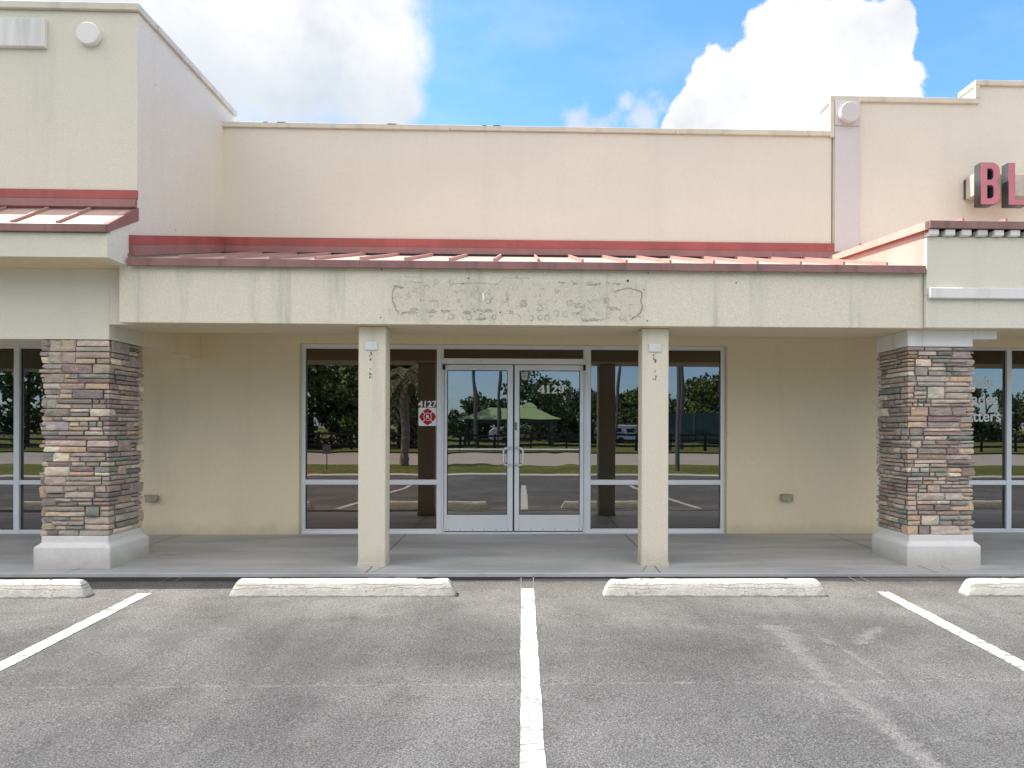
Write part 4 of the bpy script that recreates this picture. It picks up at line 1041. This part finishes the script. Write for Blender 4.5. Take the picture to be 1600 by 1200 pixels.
# pavilion
px0, px1, py0, py1 = -5.1, 3.05, -42, -36.5
pv = empty('pavilion', (-1, -39, -.25), 'open picnic pavilion with a green metal hip roof', 'pavilion')
m_green = simple('green_roof_metal', (.20, .285, .125), .45, .08, 3)
m = M(); ez, rz_, tz = 2.05, 3.05, 3.45; a, b, c, d = (px0, py0, ez), (px1, py0, ez), (px1, py1, ez), (px0, py1, ez)
e, f, g, h = (-2.6, -40.0, rz_), (1.1, -40.0, rz_), (1.1, -38.5, rz_), (-2.6, -38.5, rz_)
for q in ((a, b, f, e), (b, c, g, f), (c, d, h, g), (d, a, e, h), (e, f, g, h), (a, d, c, b)): m.face(q)
m.build('roof', m_green, pv)
m = M(); m.hexa([(-.2, -39.9, rz_+.02), (1.3, -39.9, rz_+.02), (1.3, -38.6, rz_+.02), (-.2, -38.6, rz_+.02), (.4, -39.3, tz), (.8, -39.3, tz), (.8, -39.2, tz), (.4, -39.2, tz)]); m.build('cupola', m_green, pv)
for x in (-4.6, -1.0, 2.5):
    for y in (-41.5, -37): B(x-.12, x+.12, y-.12, y+.12, -.4, 2.04).build('post', m_wood, pv)
m = M(); m.box(px0+.3, px1-.3, -37.08, -36.92, 1.75, 2.03); m.box(px0+.3, px1-.3, -41.58, -41.42, 1.75, 2.03); m.build('beam', m_wood, pv)
# parked travel trailers
m_trw = simple('trailer_white', (.62, .62, .60), .4, .1, 2)
def trailer(x, y, L, h, label):
    o = empty('travel_trailer', (x, y, -.25), label, 'trailer', 'white trailers parked beyond the fence'); z0 = .15
    M().prism([(x-L/2, z0+.2), (x-L/2+.3, z0), (x+L/2, z0), (x+L/2, z0+h*.9), (x+L/2-.3, z0+h), (x-L/2+.5, z0+h), (x-L/2, z0+h*.7)], 'y', y-1.1, y+1.1).build('body', m_trw, o, bevel=.05)
    for k in range(3): B(x-L/2+.8+k*L*.27, x-L/2+.8+k*L*.27+L*.15, y+1.105, y+1.14, z0+h*.5, z0+h*.75).build('window', m_black, o)
    for s in (-.5, .4):
        for yy in (-1.12, .92): M().tube([(x+s, y+yy, .05), (x+s, y+yy+.2, .05)], .33, 16).build('wheel', m_black, o)
    M().tube([(x-L/2, y, .25), (x-L/2-1.1, y, .2)], .05, 6).build('hitch', m_poles, o)
for a_ in ((-1.2, -56, 4.5, 1.35, 'small white trailer behind the pavilion'), (4.6, -56, 4.2, 1.3, 'white trailer right of the pavilion'), (9.6, -52, 4.2, 1.5, 'boxy white trailer beside the leaning pole'), (13.2, -56, 4.5, 1.5, 'white trailer partly behind the green screen')): trailer(*a_)
# green mesh screen with posts
gs = empty('mesh_screen', (14, -33.5, -.25), 'tall green mesh windscreen on posts beyond the fence', 'screen')
m_mesh = simple('green_mesh', (.05, .085, .065), .8, .3, 1.5)
x = 10.6
while x < 21:
    M().tube([(x, -33.5, -.4), (x, -33.5, 2.6)], .04, 8).build('post', m_poles, gs)
    B(x+.045, x+2.355, -33.51, -33.49, .25, 2.5).build('mesh_panel', m_mesh, gs); x += 2.4
# small sign on a stake
ss = empty('yard_sign', (-7.5, -8.6, -.2), 'small faded sign on a thin stake in the grass strip', 'sign')
M().tube([(-7.5, -8.6, -.4), (-7.5, -8.6, .62)], .018, 8).build('stake', m_poles, ss)
B(-7.66, -7.34, -8.578, -8.57, .34, .68).build('board', simple('faded_board', (.22, .17, .15), .7), ss)
# white vinyl fence panel and planter grasses mirrored in the right unit
vf = empty('vinyl_fence', (13.3, -14, -.2), 'white vinyl privacy fence panel beyond the verge', 'fence')
for k in range(4): B(11.6+.9*k+.065, 11.6+.9*k+.86, -13.03, -12.99, -.1, 1.25).build('panel', m_trw, vf)
for k in range(5): B(11.6+.9*k-.06, 11.6+.9*k+.06, -13.07, -12.95, -.4, 1.35).build('post', m_trw, vf)
sc.cycles.max_bounces = 10; sc.cycles.transparent_max_bounces = 12; sc.cycles.glossy_bounces = 4; sc.cycles.diffuse_bounces = 4
